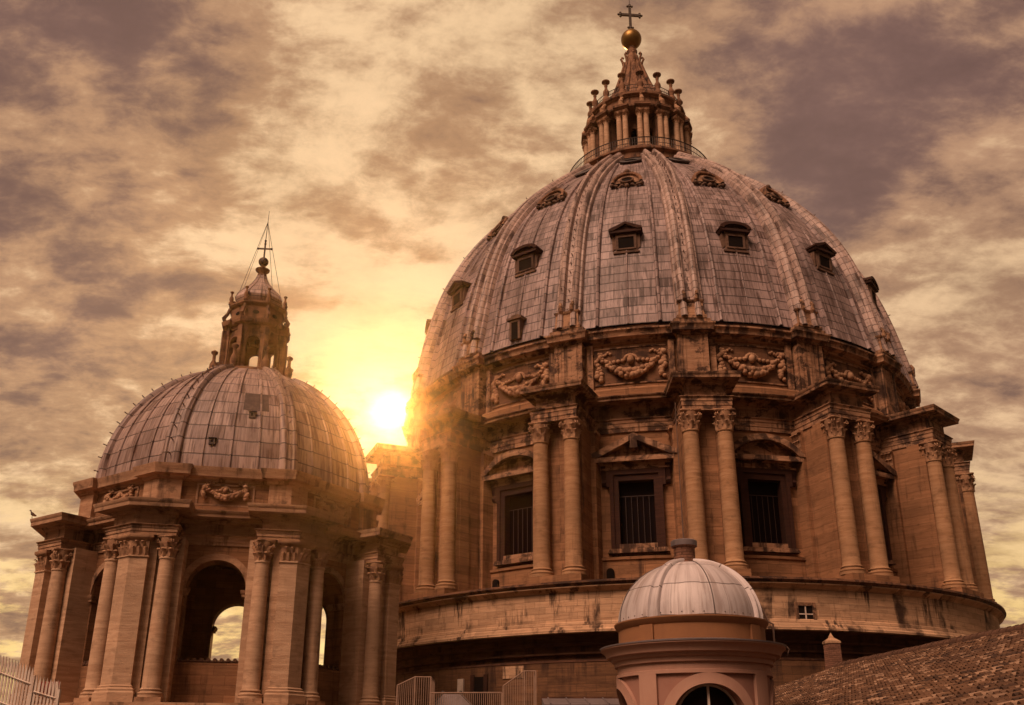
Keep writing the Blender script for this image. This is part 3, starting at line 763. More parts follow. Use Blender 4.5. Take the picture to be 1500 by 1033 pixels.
# ribs
def rib():
    mb = MB(); rows, uvs = [], []
    cross = [(-1.10, -.05), (-1.07, .30), (-1.0, .38), (-.86, .40), (-.80, .58), (-.68, .73), (-.50, .78), (-.34, .70), (-.27, .50), (-.24, .36), (.24, .36), (.27, .50), (.34, .70), (.50, .78), (.68, .73), (.80, .58), (.86, .40), (1.0, .38), (1.07, .30), (1.10, -.05)]
    for i in range(len(zs)):
        t = i / (len(zs) - 1); w = .98 - .16 * t; r = rout(zs[i]) - TH
        rows.append([dpt(i, x * w / r, y) for x, y in cross]); uvs.append([(x * w + 3.3, arcl[i]) for x, y in cross])
    mb.grid(rows, UV=uvs)
    for i in range(4, len(zs) - 2, 2):                       # lamp pegs in the channel and along the rolls
        r = rout(zs[i]) - TH
        for x, y, h in ((0, .36, .22), (-.50, .77, .20)):
            if x and i % 8: continue
            a = x * .95 / r
            mb.tube([dpt(i, a, y), dpt(i, a, y + h)], .045, 5)
    return mb
rb = rib().build('rib', M['rib'], dome, 40)
foot = MB()
foot.sweep([(-1.0, -23.2), (-1.0, -24.30), (1.0, -24.30), (1.0, -23.2)], [(0, 19.55), (.12, 19.56), (.12, 19.80), (0, 19.86), (-.06, 20.2), (-.10, 20.9), (.0, 21.0), (.03, 21.12), (-.3, 21.2)])
for s_ in (-1, 1):
    foot.tube([(s_ * .42, -24.14, 20.95), (s_ * .45, -24.36, 21.2), (s_ * .47, -24.40, 21.55), (s_ * .50, -24.2, 21.9)], .20, 7, .12)
foot.build('rib_foot', M['trim'], rb, 35)
for k in KS:
    if k: dup(rb, dome, k * STEP)

# dormers: three tiers
def stat(z): return min(range(len(zs)), key=lambda i: abs(zs[i] - z))
def dorm_mid(kind):
    zc = 26.95; rr = rout(zc) - TH
    f = lambda s, d_, z: (s, -(rr + d_), z)
    hw = .62
    b = MB(); b.prism([(-.86, zc - .25), (.86, zc - .25), (.86, zc + 1.35), (-.86, zc + 1.35)], -1.6, .14, f)
    b.prism([(-1.05, zc - .45), (1.05, zc - .45), (1.05, zc - .30), (-1.05, zc - .30)], -1.5, .24, f)
    for s_ in (-1, 1):
        x0, x1 = sorted((s_ * .86, s_ * 1.12)); b.prism([(x0, zc - .15), (x1, zc + .1), (x1, zc + 1.2), (x0, zc + 1.2)], -1.6, .06, f)
    o = b.build('dormer', M['dorm'], dome, 25)
    v = MB(); v.prism([(-hw, zc), (hw, zc), (hw, zc + 1.05), (-hw, zc + 1.05)], .0, .152, f); v.build('opening', M['void'], o, 0)
    e = MB()
    for x0, x1, z0, z1 in ((-hw - .17, -hw, zc - .1, zc + 1.17), (hw, hw + .17, zc - .1, zc + 1.17), (-hw, hw, zc + 1.0, zc + 1.17), (-hw, hw, zc - .12, zc)):
        e.prism([(x0, z0), (x1, z0), (x1, z1), (x0, z1)], .0, .22, f)
    e.build('frame', M['dorm'], o, 25)
    p = MB(); z1 = zc + 1.35
    p.prism([(-1.22, z1), (1.22, z1), (1.28, z1 + .2), (-1.28, z1 + .2)], -1.9, .42, f)
    if kind == 'tri':
        for s_ in (-1, 1):
            P = [(s_ * 1.34, z1 + .205), (s_ * 1.34, z1 + .36), (0, z1 + .92), (0, z1 + .72), (s_ * .95, z1 + .205)]
            p.prism(P if s_ > 0 else P[::-1], -2.2, .48, f)
        p.prism([(-.95, z1 + .21), (.95, z1 + .21), (0, z1 + .70)], -2.0, .25, f)
    else:
        n = 10
        oo = [(1.34 * cos(pi - pi * i / n), z1 + .25 + .60 * sin(pi * i / n)) for i in range(n + 1)]
        ii = [(1.0 * cos(pi - pi * i / n), z1 + .205 + .40 * sin(pi * i / n)) for i in range(n + 1)]
        for i in range(n): p.prism([ii[i], ii[i + 1], oo[i + 1], oo[i]], -2.2, .48, f)
        p.prism(ii, -2.0, .25, f)
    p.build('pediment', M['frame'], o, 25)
    return o
dt, ds = dorm_mid('tri'), dorm_mid('seg')
used = set()
for k in BAYS:
    src = dt if int(round(k - .5)) % 2 else ds
    if src.name in used: dup(src, dome, k * STEP)
    else: src.rotation_euler = (0, 0, k * STEP); used.add(src.name)
def dorm_high():
    """shell hood over an oval opening with scrolls"""
    zc = 36.4; rr = rout(zc) - TH
    mb = MB(); n = 14
    hw, hh = 1.28, 1.55
    def pt(a, q, dep):
        x = hw * q * cos(a); z = zc - .55 + hh * q * max(sin(a), -.28)
        return (x, -(rr + dep - (z - zc) * .62), z)
    rows = []
    for q, dep in ((1.08, -.9), (1.08, .62), (.96, .70), (.88, .62), (.82, .36)):
        rows.append([pt(pi * i / n, q, dep) for i in range(n + 1)])
    mb.grid(rows)
    mb.poly([pt(pi * i / n, .84, .37) for i in range(n + 1)])
    o = mb.build('hooded_dormer', M['lan'], dome, 40)
    hb = MB().poly([pt(pi * i / n, .835, .385) for i in range(n + 1)]); hb.build('shell_back', M['trim'], o, 0)
    v = MB()
    v.poly([(0.46 * cos(2 * pi * i / 16), -(rr + .42 + .34 - .30 * sin(2 * pi * i / 16) * .62), zc - .30 + .30 * sin(2 * pi * i / 16)) for i in range(16)])
    v.build('opening', M['void'], o, 0)
    s = MB()
    s.tube([(0.54 * cos(2 * pi * i / 18), -(rr + .45 + .34 - .38 * sin(2 * pi * i / 18) * .62), zc - .30 + .38 * sin(2 * pi * i / 18)) for i in range(19)], .10, 6)
    for s_ in (-1, 1):
        pts = [(s_ * (.25 + .11 * j), -(rr + .75 + .12 * sin(j)), zc - .86 + .08 * sin(j * 1.1)) for j in range(11)]
        s.tube(pts, .13, 6, .09)
        s.ball((s_ * 1.30, -(rr + .85), zc - .80), .20, 8, 6); s.ball((s_ * .9, -(rr + .95), zc - .95), .14, 8, 6)
    s.ball((0, -(rr + .95), zc - 1.0), .22, 8, 6)
    cst = MB(); cst.ball((0, -(rr - .10), zc + 1.15), .26, 8, 6)
    for j in range(-2, 3): cst.ball((j * .24, -(rr - .06), zc + 1.20 - abs(j) * .12), .14, 6, 5)
    cst.build('crest', M['dorm'], o, 60)
    s.build('scrollwork', M['dorm'], o, 60)
    return o
dh = dorm_high(); dh.rotation_euler = (0, 0, BAYS[0] * STEP)
for k in BAYS[1:]: dup(dh, dome, k * STEP)
def dorm_top():
    zc = 42.55; rr = rout(zc) - TH
    g = lambda a, qx, qz, dep: (1.05 * qx * cos(a), -(rr + dep - qz * .60 * sin(a) * 1.02), zc + qz * .60 * sin(a))
    mb = MB(); n = 18
    mb.grid([[g(2 * pi * i / n, q, q, dp) for i in range(n)] for q, dp in ((1.02, -.3), (1.02, .42), (.86, .52), (.64, .36), (.62, .1))], cv=True)
    o = mb.build('oval_dormer', M['rib'], dome, 50)
    v = MB().poly([g(2 * pi * i / n, .66, .66, .22) for i in range(n)]); v.build('opening', M['void'], o, 0)
    return o
dp = dorm_top(); dp.rotation_euler = (0, 0, BAYS[0] * STEP)
for k in BAYS[1:]: dup(dp, dome, k * STEP)
# one small doorway low on the shell
zc = 19.9; rr = rout(zc) - TH
f = lambda s, d_, z: (s, -(rr + d_), z)
b = MB(); b.prism([(-.5, zc), (.5, zc), (.5, zc + 1.7), (-.5, zc + 1.7)], -.8, .30, f); b.prism([(-.68, zc + 1.7), (.68, zc + 1.7), (.72, zc + 1.9), (-.72, zc + 1.9)], -.8, .45, f)
b.prism([(-.45, zc + 1.9), (.45, zc + 1.9), (.3, zc + 2.15), (-.3, zc + 2.15)], -.8, .3, f)
o = b.build('shell_doorway', M['dorm'], dome, 25, None, -1.493 * STEP)
MB().prism([(-.3, zc), (.3, zc), (.3, zc + 1.5), (-.3, zc + 1.5)], .2, .312, f).build('opening', M['void'], o, 0)

# lantern of the great dome
LZ = 45.5
MB().lathe([(9.0, 45.0), (8.3, 45.45), (7.75, 45.6), (7.6, 45.8), (7.6, 46.6), (7.85, 46.8), (7.92, 46.85), (7.92, 47.05), (6.4, 47.1), (6.3, 47.9), (6.45, 48.0), (6.45, 48.25), (5.9, 48.35), (4.0, 48.36)], 96).build('lantern_base', M['lan'], dome)
rl = MB()
for z, r in ((48.2, .06), (47.6, .035)):
    rl.tube([(7.8 * sin(2 * pi * i / 96), -7.8 * cos(2 * pi * i / 96), z) for i in range(97)], r, 5)
for i in range(192):
    a = 2 * pi * i / 192; rl.tube([(7.8 * sin(a), -7.8 * cos(a), 47.0), (7.8 * sin(a), -7.8 * cos(a), 48.2)], .032, 4, cap=False)
rl.build('gallery_railing', M['iron'], dome, 0)
lw = MB(); fl = cyl(4.35)
for k in range(16):
    b = (k + .5) * STEP * 4.35
    lw.arch(STEP * 4.35 / 2, 48.3, 53.4, .42, 48.6, 51.5, -.4, 0.0, lambda s, d_, z, b=b: fl(s + b, d_, z), seg=8)
lw.build('lantern_wall', M['lan'], dome, 30)
MB().lathe([(3.7, 48.3), (3.7, 53.4)], 32).build('lantern_interior', M['void'], dome)
cm2 = column_mesh(.315, .28, 0, 4.0, 12); cp2 = capital_mesh(.28, .66, 4.0)
lb = MB(); lb.box(-.52, .52, -5.42, -4.2, 48.3, 53.2); lb.box(-.72, .72, -6.02, -5.2, 48.34, 48.62)
l0 = lb.build('lantern_spur', M['lan'], dome, 25)
c0 = cm2.build('column', M['column'], l0, 40, (-.335, -5.62, 48.62)); k0 = cp2.build('capital', M['orn'], l0, 45, (-.335, -5.62, 48.62))
for q in (c0, k0):
    e = q.copy(); COL.objects.link(e); e.parent = l0; e.location = (.335, -5.62, 48.62)
MB().sweep([(-.62, -4.2), (-.62, -5.92), (.62, -5.92), (.62, -4.2)], entab(53.29, 53.5, 53.62, 53.95, .22)).build('entablature_block', M['lan'], l0, 25)
cs = MB()
cs.tube([(0, -5.75, 54.1), (0, -5.85, 54.5), (0, -5.55, 54.9), (0, -5.35, 55.3), (0, -5.5, 55.6)], .30, 7, .18)
cs.build('console', M['orn'], l0, 50)
cd = MB().lathe([(.42, 56.0), (.42, 56.35), (.30, 56.45), (.22, 56.7), (.36, 57.0), (.34, 57.3), (.17, 57.6), (.15, 57.9), (.20, 58.05), (.15, 58.2), (.22, 58.35), (.45, 58.5), (.46, 58.62), (.2, 58.7), (0.0, 58.72)], 12, (0, -5.02))
cd.build('candelabrum', M['lan'], l0, 50)
for k in range(-7, 9):
    if k: dup(l0, dome, k * STEP)
MB().lathe([(4.3, 53.3), (5.15, 53.32), (5.15, 53.6), (5.3, 53.65), (5.75, 53.8), (5.8, 53.98), (5.2, 54.05), (5.15, 54.1), (5.15, 55.3), (5.3, 55.4), (5.3, 55.5), (5.52, 55.6), (5.55, 55.85), (5.4, 55.95), (3.0, 56.05)], 96).build('lantern_cornice', M['lan'], dome)
rl = MB()
for z in (57.15, 56.7):
    rl.tube([(4.95 * sin(2 * pi * i / 64), -4.95 * cos(2 * pi * i / 64), z) for i in range(65)], .04, 5)
for i in range(128):
    a = 2 * pi * i / 128; rl.tube([(4.95 * sin(a), -4.95 * cos(a), 56.0), (4.95 * sin(a), -4.95 * cos(a), 57.15)], .025, 4, cap=False)
rl.build('upper_railing', M['iron'], dome, 0)
SPR = [(3.75, 56.0), (3.7, 56.7), (3.45, 56.9), (3.3, 57.3), (2.78, 58.3), (2.30, 59.5), (1.85, 60.7), (1.45, 62.0), (1.08, 63.3), (.82, 64.4), (.72, 65.0), (.62, 65.15), (.52, 65.4), (.62, 65.7), (.62, 65.85), (.42, 66.0), (.40, 66.5), (0, 66.5)]
sm_ = MB().lathe(SPR, 32)
for k in range(16):
    a = k * STEP; pts = []
    for r_, z in ((3.5, 56.9), (3.35, 57.6), (2.62, 58.9), (2.12, 60.1), (1.72, 61.3), (1.32, 62.6), (.98, 63.8)):
        pts.append(((r_ + .06) * sin(a), -(r_ + .06) * cos(a), z))
    sm_.tube(pts, .20, 6, .11)
    sm_.ball((3.55 * sin(a), -3.55 * cos(a), 57.35), .34, 7, 5)
    if k % 2 == 0:
        sm_.tube([(1.0 * sin(a), -1.0 * cos(a), 63.6), (1.12 * sin(a), -1.12 * cos(a), 64.3), (1.30 * sin(a), -1.30 * cos(a), 64.75), (1.18 * sin(a), -1.18 * cos(a), 65.0), (.98 * sin(a), -.98 * cos(a), 64.85)], .15, 6, .12)
sm_.build('spire', M['lan'], dome, 45)
MB().ball((0, 0, 67.6), 1.19, 40, 24).build('gold_ball', M['gold'], dome, 60)
cr = MB()
cr.lathe([(.34, 68.7), (.36, 68.9), (.2, 69.05), (.14, 69.3)], 12)
cr.box(-.14, .14, -.12, .12, 69.1, 72.45); cr.box(-1.15, -.14, -.118, .118, 71.08, 71.36); cr.box(.14, 1.15, -.118, .118, 71.08, 71.36)
for x, z in ((-1.15, 71.22), (1.15, 71.22), (0, 72.5), (0, 69.35)):
    for q, w in (((x, 0, z), .2), ((x + (.0 if x else .26), 0, z + (.26 if x else 0)), .15), ((x - (.0 if x else .26), 0, z - (.26 if x else 0)), .15), ((x * 1.2, 0, z + (.22 if z > 72 else 0)), .15)):
        cr.ball(q, w, 8, 6)
cr.tube([(0, 0, 72.4), (0, 0, 75.5)], .035, 5)
cross = cr.build('cross', M['iron'], dome, 40, None, R(6))

# ================================================================== the smaller dome
SX, SY, SZ, PS0 = -17.514, 57.851, 3.072, -0.18805
chap = thing('chapel_dome', (SX, SY, SZ), PS0, 'smaller lead dome with open arches and a slim lantern, beside the great dome', 'dome')
OCT = pi / 4
AP = 8.15
oct_pts = lambda ap: [(ap / C22 * sin((k + .0) * OCT), -ap / C22 * cos(k * OCT)) for k in range(8)]
# note: vertices of oct_pts lie on the pier axes
MB().sweep(oct_pts(9.6), [(-3, -1.48), (2.0, -1.48), (2.0, -.95), (1.85, -.9), (1.8, -.55), (-3, -.52)], True).build('stylobate', M['trim2'], chap, 25)
fl_ = MB(); fl_.poly([(x, y, -.53) for x, y in oct_pts(8.2)]); fl_.build('floor', M['base'], chap, 0)
wm = MB(); f = flat(AP)
hwf = AP * S22 / C22
wm.arch(hwf, -.5, 9.3, 1.55, 1.62, 5.46, -1.15, 0.0, f, seg=20)
w0 = wm.build('arcade_wall', M['wall2'], chap, 25, None, .5 * OCT)
av = MB(); av.archivolt(1.55, .34, 1.66, 5.46, -.02, .16, f, 24, legs=False)
for s_ in (-1, 1):
    x0, x1 = sorted((s_ * 1.38, s_ * 2.02)); av.sweep([(x0, -AP + 1.1), (x0, -AP - .16), (x1, -AP - .16), (x1, -AP + .1)], [(0, 5.08), (.0, 5.18), (.07, 5.26), (.10, 5.42), (-.05, 5.435)])
av.build('archivolt', M['trim2'], w0, 40)
pr_ = MB(); pr_.box(-1.53, 1.53, -AP + .12, -AP + .45, -.5, 1.67); pr_.build('parapet', M['pink'], w0, 0)
ct = MB(); rg = random.Random(4)
ct.box(-1.53, 1.53, -AP - .02, -AP + .55, 1.67, 1.75)
for i in range(9):
    x = -1.36 + i * .34; ct.tube([(x, -AP - .05, 1.77), (x, -AP + .58, 1.78)], .10, 8)
ct.build('coping_tiles', M['ridge'], w0, 50)
for k in range(1, 8): dup(w0, chap, (k + .5) * OCT)
# piers
Rp = 10.974
Epx = lambda l, s_, RR: (s_ * l * C22, -(RR - l * S22))     # a point on the folded face
pm = MB()
def fold_path(ap, l, back):
    RR = ap / C22
    nx, ny = S22, C22
    def off(l_, s_, depth): return (s_ * (l_ * C22 - depth * S22), -(RR - l_ * S22 - depth * C22))
    return [off(l, -1, back), off(l, -1, 0), (0, -RR), off(l, 1, 0), off(l, 1, back)]
C_AP = Rp * C22
pm.sweep(fold_path(C_AP - .62, 2.3, 1.9), [(0, -.5), (0, 7.9)])
pm.sweep(fold_path(C_AP - .36, 1.12, .5), [(0, -.5), (0, 7.88)])
pm.sweep(fold_path(C_AP, .89, .6), [(.22, -.52), (.22, -.06), (.16, .02), (.18, .12), (.08, .18), (.10, .26), (0, .32), (0, 6.62), (.06, 6.66), (.06, 6.72), (0, 6.74)])
pier = pm.build('corner_pier', M['column'], chap, 25)
pk = MB()
pk.sweep(fold_path(C_AP, .89, .6), [(0, 6.74), (0, 7.5), (.12, 7.6), (.2, 7.68), (.2, 7.82)])
for s_ in (-1, 1):
    for j, l in enumerate((.15, .45, .75)):
        for lv, (z, h, o, dl) in enumerate(((6.75, .42, .14, 0), (7.05, .42, .2, .14))):
            rows = []
            for t_, oo, wq in ((0, .01, .7), (.5, .05, 1), (.85, .11, .9), (1, o, .6), (.86, o * 1.2, .3)):
                row = []
                for q, dq in ((-1, -.02), (0, .05), (1, -.02)):
                    ll = l + dl * (1 if j < 2 else -1) + q * .15 * wq; d_ = oo + dq
                    row.append((s_ * (ll * C22 + d_ * S22), -(Rp - ll * S22 + d_ * C22), z + h * t_))
                rows.append(row)
            pk.grid(rows)
pk.build('pilaster_capital', M['orn'], pier, 45)
cm3 = column_mesh(.44, .365, -.28, 6.72, 20); cp3 = capital_mesh(.365, 1.09, 6.72)
MBp = MB()
for i, s_ in enumerate((-1, 1)):
    if i == 0:
        c0 = cm3.build('column', M['column'], pier, 40, (s_ * 1.55, -10.0, 0)); k0 = cp3.build('capital', M['orn'], pier, 45, (s_ * 1.55, -10.0, 0))
        pb = MB().box(-.62, .62, -.62, .62, -.54, -.26).build('plinth', M['trim2'], pier, 0, (s_ * 1.55, -10.0, 0), s_ * pi / 8)
    else:
        for q in (c0, k0, pb):
            e = q.copy(); COL.objects.link(e); e.parent = pier; e.location = (s_ * 1.55, -10.0, 0)
            if q is pb: e.rotation_euler = (0, 0, pi / 8)
MB().sweep(fold_path(10.19, 2.18, 2.2), entab(7.82, 8.36, 8.95, 9.63, .64, .2)).build('entablature_block', M['trim2'], pier, 25)
nn = MB()
lc = 2.55
for s_ in (1,):
    A = 9.02
    arc = [(-.16 * cos(pi * i / 8), 1.25 + .16 * sin(pi * i / 8)) for i in range(9)]
    tx, ty = C22, S22; bx, by = 3.0 * C22, -(AP / C22 - 3.0 * S22)
    # on the wall face beside the pier, measured from the octagon corner
    def fn(s, d_, z): return (bx - .62 * C22 + s * C22 + d_ * S22, -(AP / C22 - (3.0 - .62) * S22 - s * S22 + d_ * C22), z)
    nn.prism([(.16, -.4)] + arc[::-1] + [(-.16, -.4)], -.2, .60, fn)
for k in range(1, 8): dup(pier, chap, k * OCT)
# ring entablature, attic
MB().sweep(oct_pts(AP + .08), entab(7.80, 8.35, 8.93, 9.50, 1.1, .06), True).build('entablature', M['trim2'], chap, 25)
MB().sweep(oct_pts(8.35), [(-.6, 9.2), (0, 9.2), (0, 9.95), (-.06, 10.0), (-.06, 11.35), (-.6, 11.5)], True).build('attic_wall', M['wall2'], chap, 25)
AC = [(-.1, 11.30), (.05, 11.32), (.10, 11.46), (.16, 11.5), (.40, 11.55), (.42, 11.78), (.50, 11.95), (.52, 12.08), (.2, 12.16), (-.6, 12.2)]
MB().sweep(oct_pts(8.30), AC, True).build('attic_cornice', M['trim2'], chap, 25)
ap_ = MB(); ap_.sweep(fold_path(8.62, 1.30, .8), [(0, 9.3), (0, 9.9), (-.05, 9.95), (-.05, 11.36)])
ao = ap_.build('attic_pier', M['trim2'], chap, 25)
MB().sweep(fold_path(8.62, 1.30, .8), [(o * .9, z + .01) for o, z in AC]).build('cornice_block', M['trim2'], ao, 25)
for k in range(1, 8): dup(ao, chap, k * OCT)
gm = MB(); g2 = garland(8.36, 1.10, 10.95, .52, .15, 24, 5)
f8 = flat(8.30)
gm.v = [(x, -8.33 - (-(y) - 8.36 * cos(x / 8.36)) if abs(x) < 3 else y, z) for x, y, z in g2.v]; gm.f = g2.f
gg = gm.build('garland', M['orn'], chap, 60, None, .5 * OCT)
pn = MB()
for x0, x1, z0, z1 in ((-1.55, -1.45, 9.98, 11.22), (1.45, 1.55, 9.98, 11.22), (-1.45, 1.45, 11.12, 11.22), (-1.45, 1.45, 9.98, 10.06)):
    pn.prism([(x0, z0), (x1, z0), (x1, z1), (x0, z1)], -.1, .06, f8)
pp = pn.build('attic_panel', M['trim2'], chap, 25, None, .5 * OCT)
for k in range(1, 8): dup(gg, chap, (k + .5) * OCT); dup(pp, chap, (k + .5) * OCT)
# shell
NZ = 30
cz = [12.1 + (20.45 - 12.1) * (1 - (1 - i / NZ) ** 1.6) for i in range(NZ + 1)]
crad = lambda z: 8.62 * math.sqrt(max(0.02, 1 - ((z - 12.1) / 9.02) ** 2.06))
cal = [0.0]
for i in range(1, NZ + 1): cal.append(cal[-1] + math.hypot(cz[i] - cz[i - 1], crad(cz[i]) - crad(cz[i - 1])))
def cpt(i, ang, h):
    """ang measured from the bay centre"""
    rc = crad(cz[i]); k = rc * (.62 * C22 / cos(ang) + .38)
    a, b = max(i - 1, 0), min(i + 1, NZ); dz_, dr_ = cz[b] - cz[a], crad(cz[b]) - crad(cz[a]); L = math.hypot(dz_, dr_)
    return ((k - .18 + h * dz_ / L) * sin(ang), -(k - .18 + h * dz_ / L) * cos(ang), cz[i] - h * dr_ / L)
mb = MB(); P, UV = [], []
for q in range(13):
    a = -OCT / 2 + OCT * q / 12
    P.append([cpt(i, a, 0) for i in range(NZ + 1)]); UV.append([(a * 8.2 + 20, cal[i]) for i in range(NZ + 1)])
mb.grid(P, UV=UV)
for off in (-.24, 0.0, .24):
    rows, uvs = [], []
    for i in range(NZ - 2):
        a = off * OCT; r = crad(cz[i])
        rows.append([cpt(i, a + x * .06 / r, y) for x, y in ((-1.2, -.02), (-.7, .08), (.7, .08), (1.2, -.02))]); uvs.append([(a * 8.2 + 20 + x * .06, cal[i]) for x in (-1.2, -.7, .7, 1.2)])
    mb.grid(rows, UV=uvs)
cs0 = mb.build('dome_panel', M['lead2'], chap, 40, None, .5 * OCT)
for k in range(1, 8): dup(cs0, chap, (k + .5) * OCT)
pt_ = MB(); iz = [i for i in range(NZ + 1) if 15.9 <= cz[i] <= 17.5]
pt_.grid([[cpt(i, a, .025) for i in iz] for a in (.05, .09, .13, .17, .21, .25)])
pt_.build('dark_patch', M['patch'], chap, 40, None, .5 * OCT)
mb = MB(); rows, uvs = [], []
cross_ = [(-.62, -.12), (-.58, .16), (-.42, .26), (-.26, .24), (-.2, .14), (.2, .14), (.26, .24), (.42, .26), (.58, .16), (.62, -.12)]
def rpt(i, x, h):
    rc = crad(cz[i]); a, b = max(i - 1, 0), min(i + 1, NZ); dz_, dr_ = cz[b] - cz[a], crad(cz[b]) - crad(cz[a]); L = math.hypot(dz_, dr_)
    w = .95 - .35 * i / NZ; rr_ = rc - .18 - abs(x) * .16 + h * dz_ / L; ang = x * w / max(rc, 1.5)
    return (rr_ * sin(ang), -rr_ * cos(ang), cz[i] - h * dr_ / L)
for i in range(NZ + 1):
    rows.append([rpt(i, x, h) for x, h in cross_]); uvs.append([(x + 7.1, cal[i]) for x, h in cross_])
mb.grid(rows, UV=uvs)
for i in range(2, NZ - 2, 2): mb.tube([rpt(i, 0, .12), rpt(i, 0, .42)], .035, 5)
cr0 = mb.build('rib', M['lead2'], chap, 40)
for k in range(1, 8): dup(cr0, chap, k * OCT)
for (sx_, zz) in ((-1.17, 13.7), (.97, 15.8)):
    i = min(range(NZ + 1), key=lambda j: abs(cz[j] - zz)); a = sx_ / crad(zz)
    c = cpt(i, a, .0); h = MB()
    h.box(c[0] - .17, c[0] + .17, c[1] - .14, c[1] + .5, c[2] - .18, c[2] + .2); h.poly([(c[0] - .24, c[1] - .2, c[2] + .2), (c[0] + .24, c[1] - .2, c[2] + .2), (c[0] + .24, c[1] + .4, c[2] + .34), (c[0] - .24, c[1] + .4, c[2] + .34)])
    hh_ = h.build('hatch', M['lead2'], chap, 0, None, .5 * OCT)
    MB().box(c[0] - .06, c[0] + .06, c[1] - .146, c[1] - .13, c[2] - .08, c[2] + .10).build('opening', M['void'], hh_, 0)
# lantern of the smaller dome
o8 = lambda ap: [(ap / C22 * sin(k * OCT), -ap / C22 * cos(k * OCT)) for k in range(8)]
MB().sweep(o8(2.3), [(-1, 19.9), (.75, 19.9), (.72, 20.35), (.30, 20.42), (.22, 20.8), (.0, 20.9), (-1.9, 20.92)], True).build('lantern_base', M['lan'], chap, 25)
lw = MB(); f = flat(1.72); hw_ = 1.72 * S22 / C22
lw.arch(hw_, 20.85, 24.2, .43, 20.95, 22.95, -.24, 0.0, f, seg=10)
lw.archivolt(.43, .08, 20.95, 22.95, -.02, .06, f, 12)
lw0 = lw.build('lantern_arch', M['lan'], chap, 25, None, .5 * OCT)
for k in range(1, 8): dup(lw0, chap, (k + .5) * OCT)
LP = fold_path(1.86, .30, .6)
pp = MB(); pp.sweep(fold_path(1.86, .30, .34), [(.05, 20.85), (.05, 21.1), (0, 21.15), (0, 23.55), (.05, 23.6), (.09, 23.85), (.02, 23.9)])
pp.box(-.14, .14, -2.26, -1.98, 20.9, 23.9)
lp0 = pp.build('lantern_pier', M['lan'], chap, 25)
MB().sweep(fold_path(1.92, .38, .7), [(-.1, 23.85), (0, 23.86), (0, 24.1), (.06, 24.15), (.22, 24.2), (.30, 24.42), (.30, 24.5), (-.3, 24.6)]).build('entablature_block', M['lan'], lp0, 25)
tr = MB(); tr.tube([(0, -2.15, 24.55), (0, -2.30, 24.8), (0, -2.05, 25.2), (0, -1.95, 25.6)], .16, 6, .10); tr.build('console', M['lan'], lp0, 50)
def candel(z0, h, rb): return [(rb, z0), (rb, z0 + .16 * h), (rb * .6, z0 + .2 * h), (rb * .9, z0 + .38 * h), (rb * .8, z0 + .5 * h), (rb * .38, z0 + .64 * h), (rb * .36, z0 + .82 * h), (rb * .75, z0 + .88 * h), (rb * .75, z0 + .93 * h), (.02, z0 + h)]
MB().lathe(candel(25.92, 1.05, .17), 10, (0, -1.92)).build('finial', M['lan'], lp0, 50)
ob = MB().lathe(candel(20.3, 2.1, .30), 10, (0, -2.62)); ob.box(-.3, .3, -2.95, -2.2, 19.9, 20.32); ob.build('candelabrum', M['lan'], lp0, 50)
for k in range(1, 8): dup(lp0, chap, k * OCT)
MB().sweep(o8(1.78), [(-.5, 23.9), (.0, 23.9), (.0, 24.15), (.18, 24.2), (.25, 24.42), (.25, 24.48), (-.05, 24.56), (-.10, 24.6), (-.10, 25.6), (.02, 25.68), (.10, 25.8), (.10, 25.92), (-1.7, 25.98)], True).build('lantern_cornice', M['lan'], chap, 25)
ov = MB()
for k in range(8):
    a = (k + .5) * OCT
    ov.poly([((.22 * cos(t)) * cos(a) + 1.70 * sin(a), (.22 * cos(t)) * sin(a) - 1.70 * cos(a), 25.12 + .14 * sin(t)) for t in [2 * pi * j / 16 for j in range(16)]])
ov.build('oval_opening', M['void'], chap, 0)
ONI = [(1.30, 25.95), (1.38, 26.1), (1.62, 26.4), (1.66, 26.62), (1.52, 26.95), (1.22, 27.3), (.88, 27.65), (.62, 27.98), (.42, 28.35), (.32, 28.65), (.28, 28.75)]
mb = MB(); P, UV = [], []; al = 0
for q in range(25):
    a = 2 * pi * q / 24; sc = 1.0 if q % 3 == 0 else .955
    P.append([(r_ * sc * sin(a), -r_ * sc * cos(a), z) for r_, z in ONI]); UV.append([(a * 1.5, z * 1.3) for r_, z in ONI])
mb.grid(P, UV=UV)
for k in range(8):
    a = k * OCT; mb.tube([((r_ + .01) * sin(a), -(r_ + .01) * cos(a), z) for r_, z in ONI], .055, 5, .035)
mb.build('onion_roof', M['rib'], chap, 30)
MB().lathe([(.27, 28.6), (.33, 28.7), (.33, 28.78), (.24, 28.85), (.30, 28.95), (.48, 29.12), (.50, 29.2), (.30, 29.28), (.16, 29.36), (.18, 29.46), (0.1, 29.5)], 16).build('finial', M['lan'], chap, 50)
MB().ball((0, 0, 29.84), .345, 20, 12).build('ball', M['iron'], chap, 60)
cr = MB(); cr.box(-.05, .05, -.045, .045, 30.15, 31.55); cr.box(-.46, -.05, -.044, .044, 30.86, 30.95); cr.box(.05, .46, -.044, .044, 30.86, 30.95)
for x, z in ((-.47, 30.905), (.47, 30.905), (0, 31.55), (0, 31.3)): cr.ball((x, 0, z), .085, 8, 6)
cr.tube([(0, 0, 31.5), (.04, 0, 34.0)], .032, 5, .015)
cr.build('cross', M['iron'], chap, 40, None, -PS0 + R(4))
for k, zt in ((-1.2, 33.1), (-.55, 33.0), (1.35, 33.1), (2.6, 33.0)):
    a = k * OCT; MB().tube([(.03, 0, zt), (1.42 * sin(a), -1.42 * cos(a), 27.1)], .016, 4).build('guy_wire', M['iron'], chap, 0)
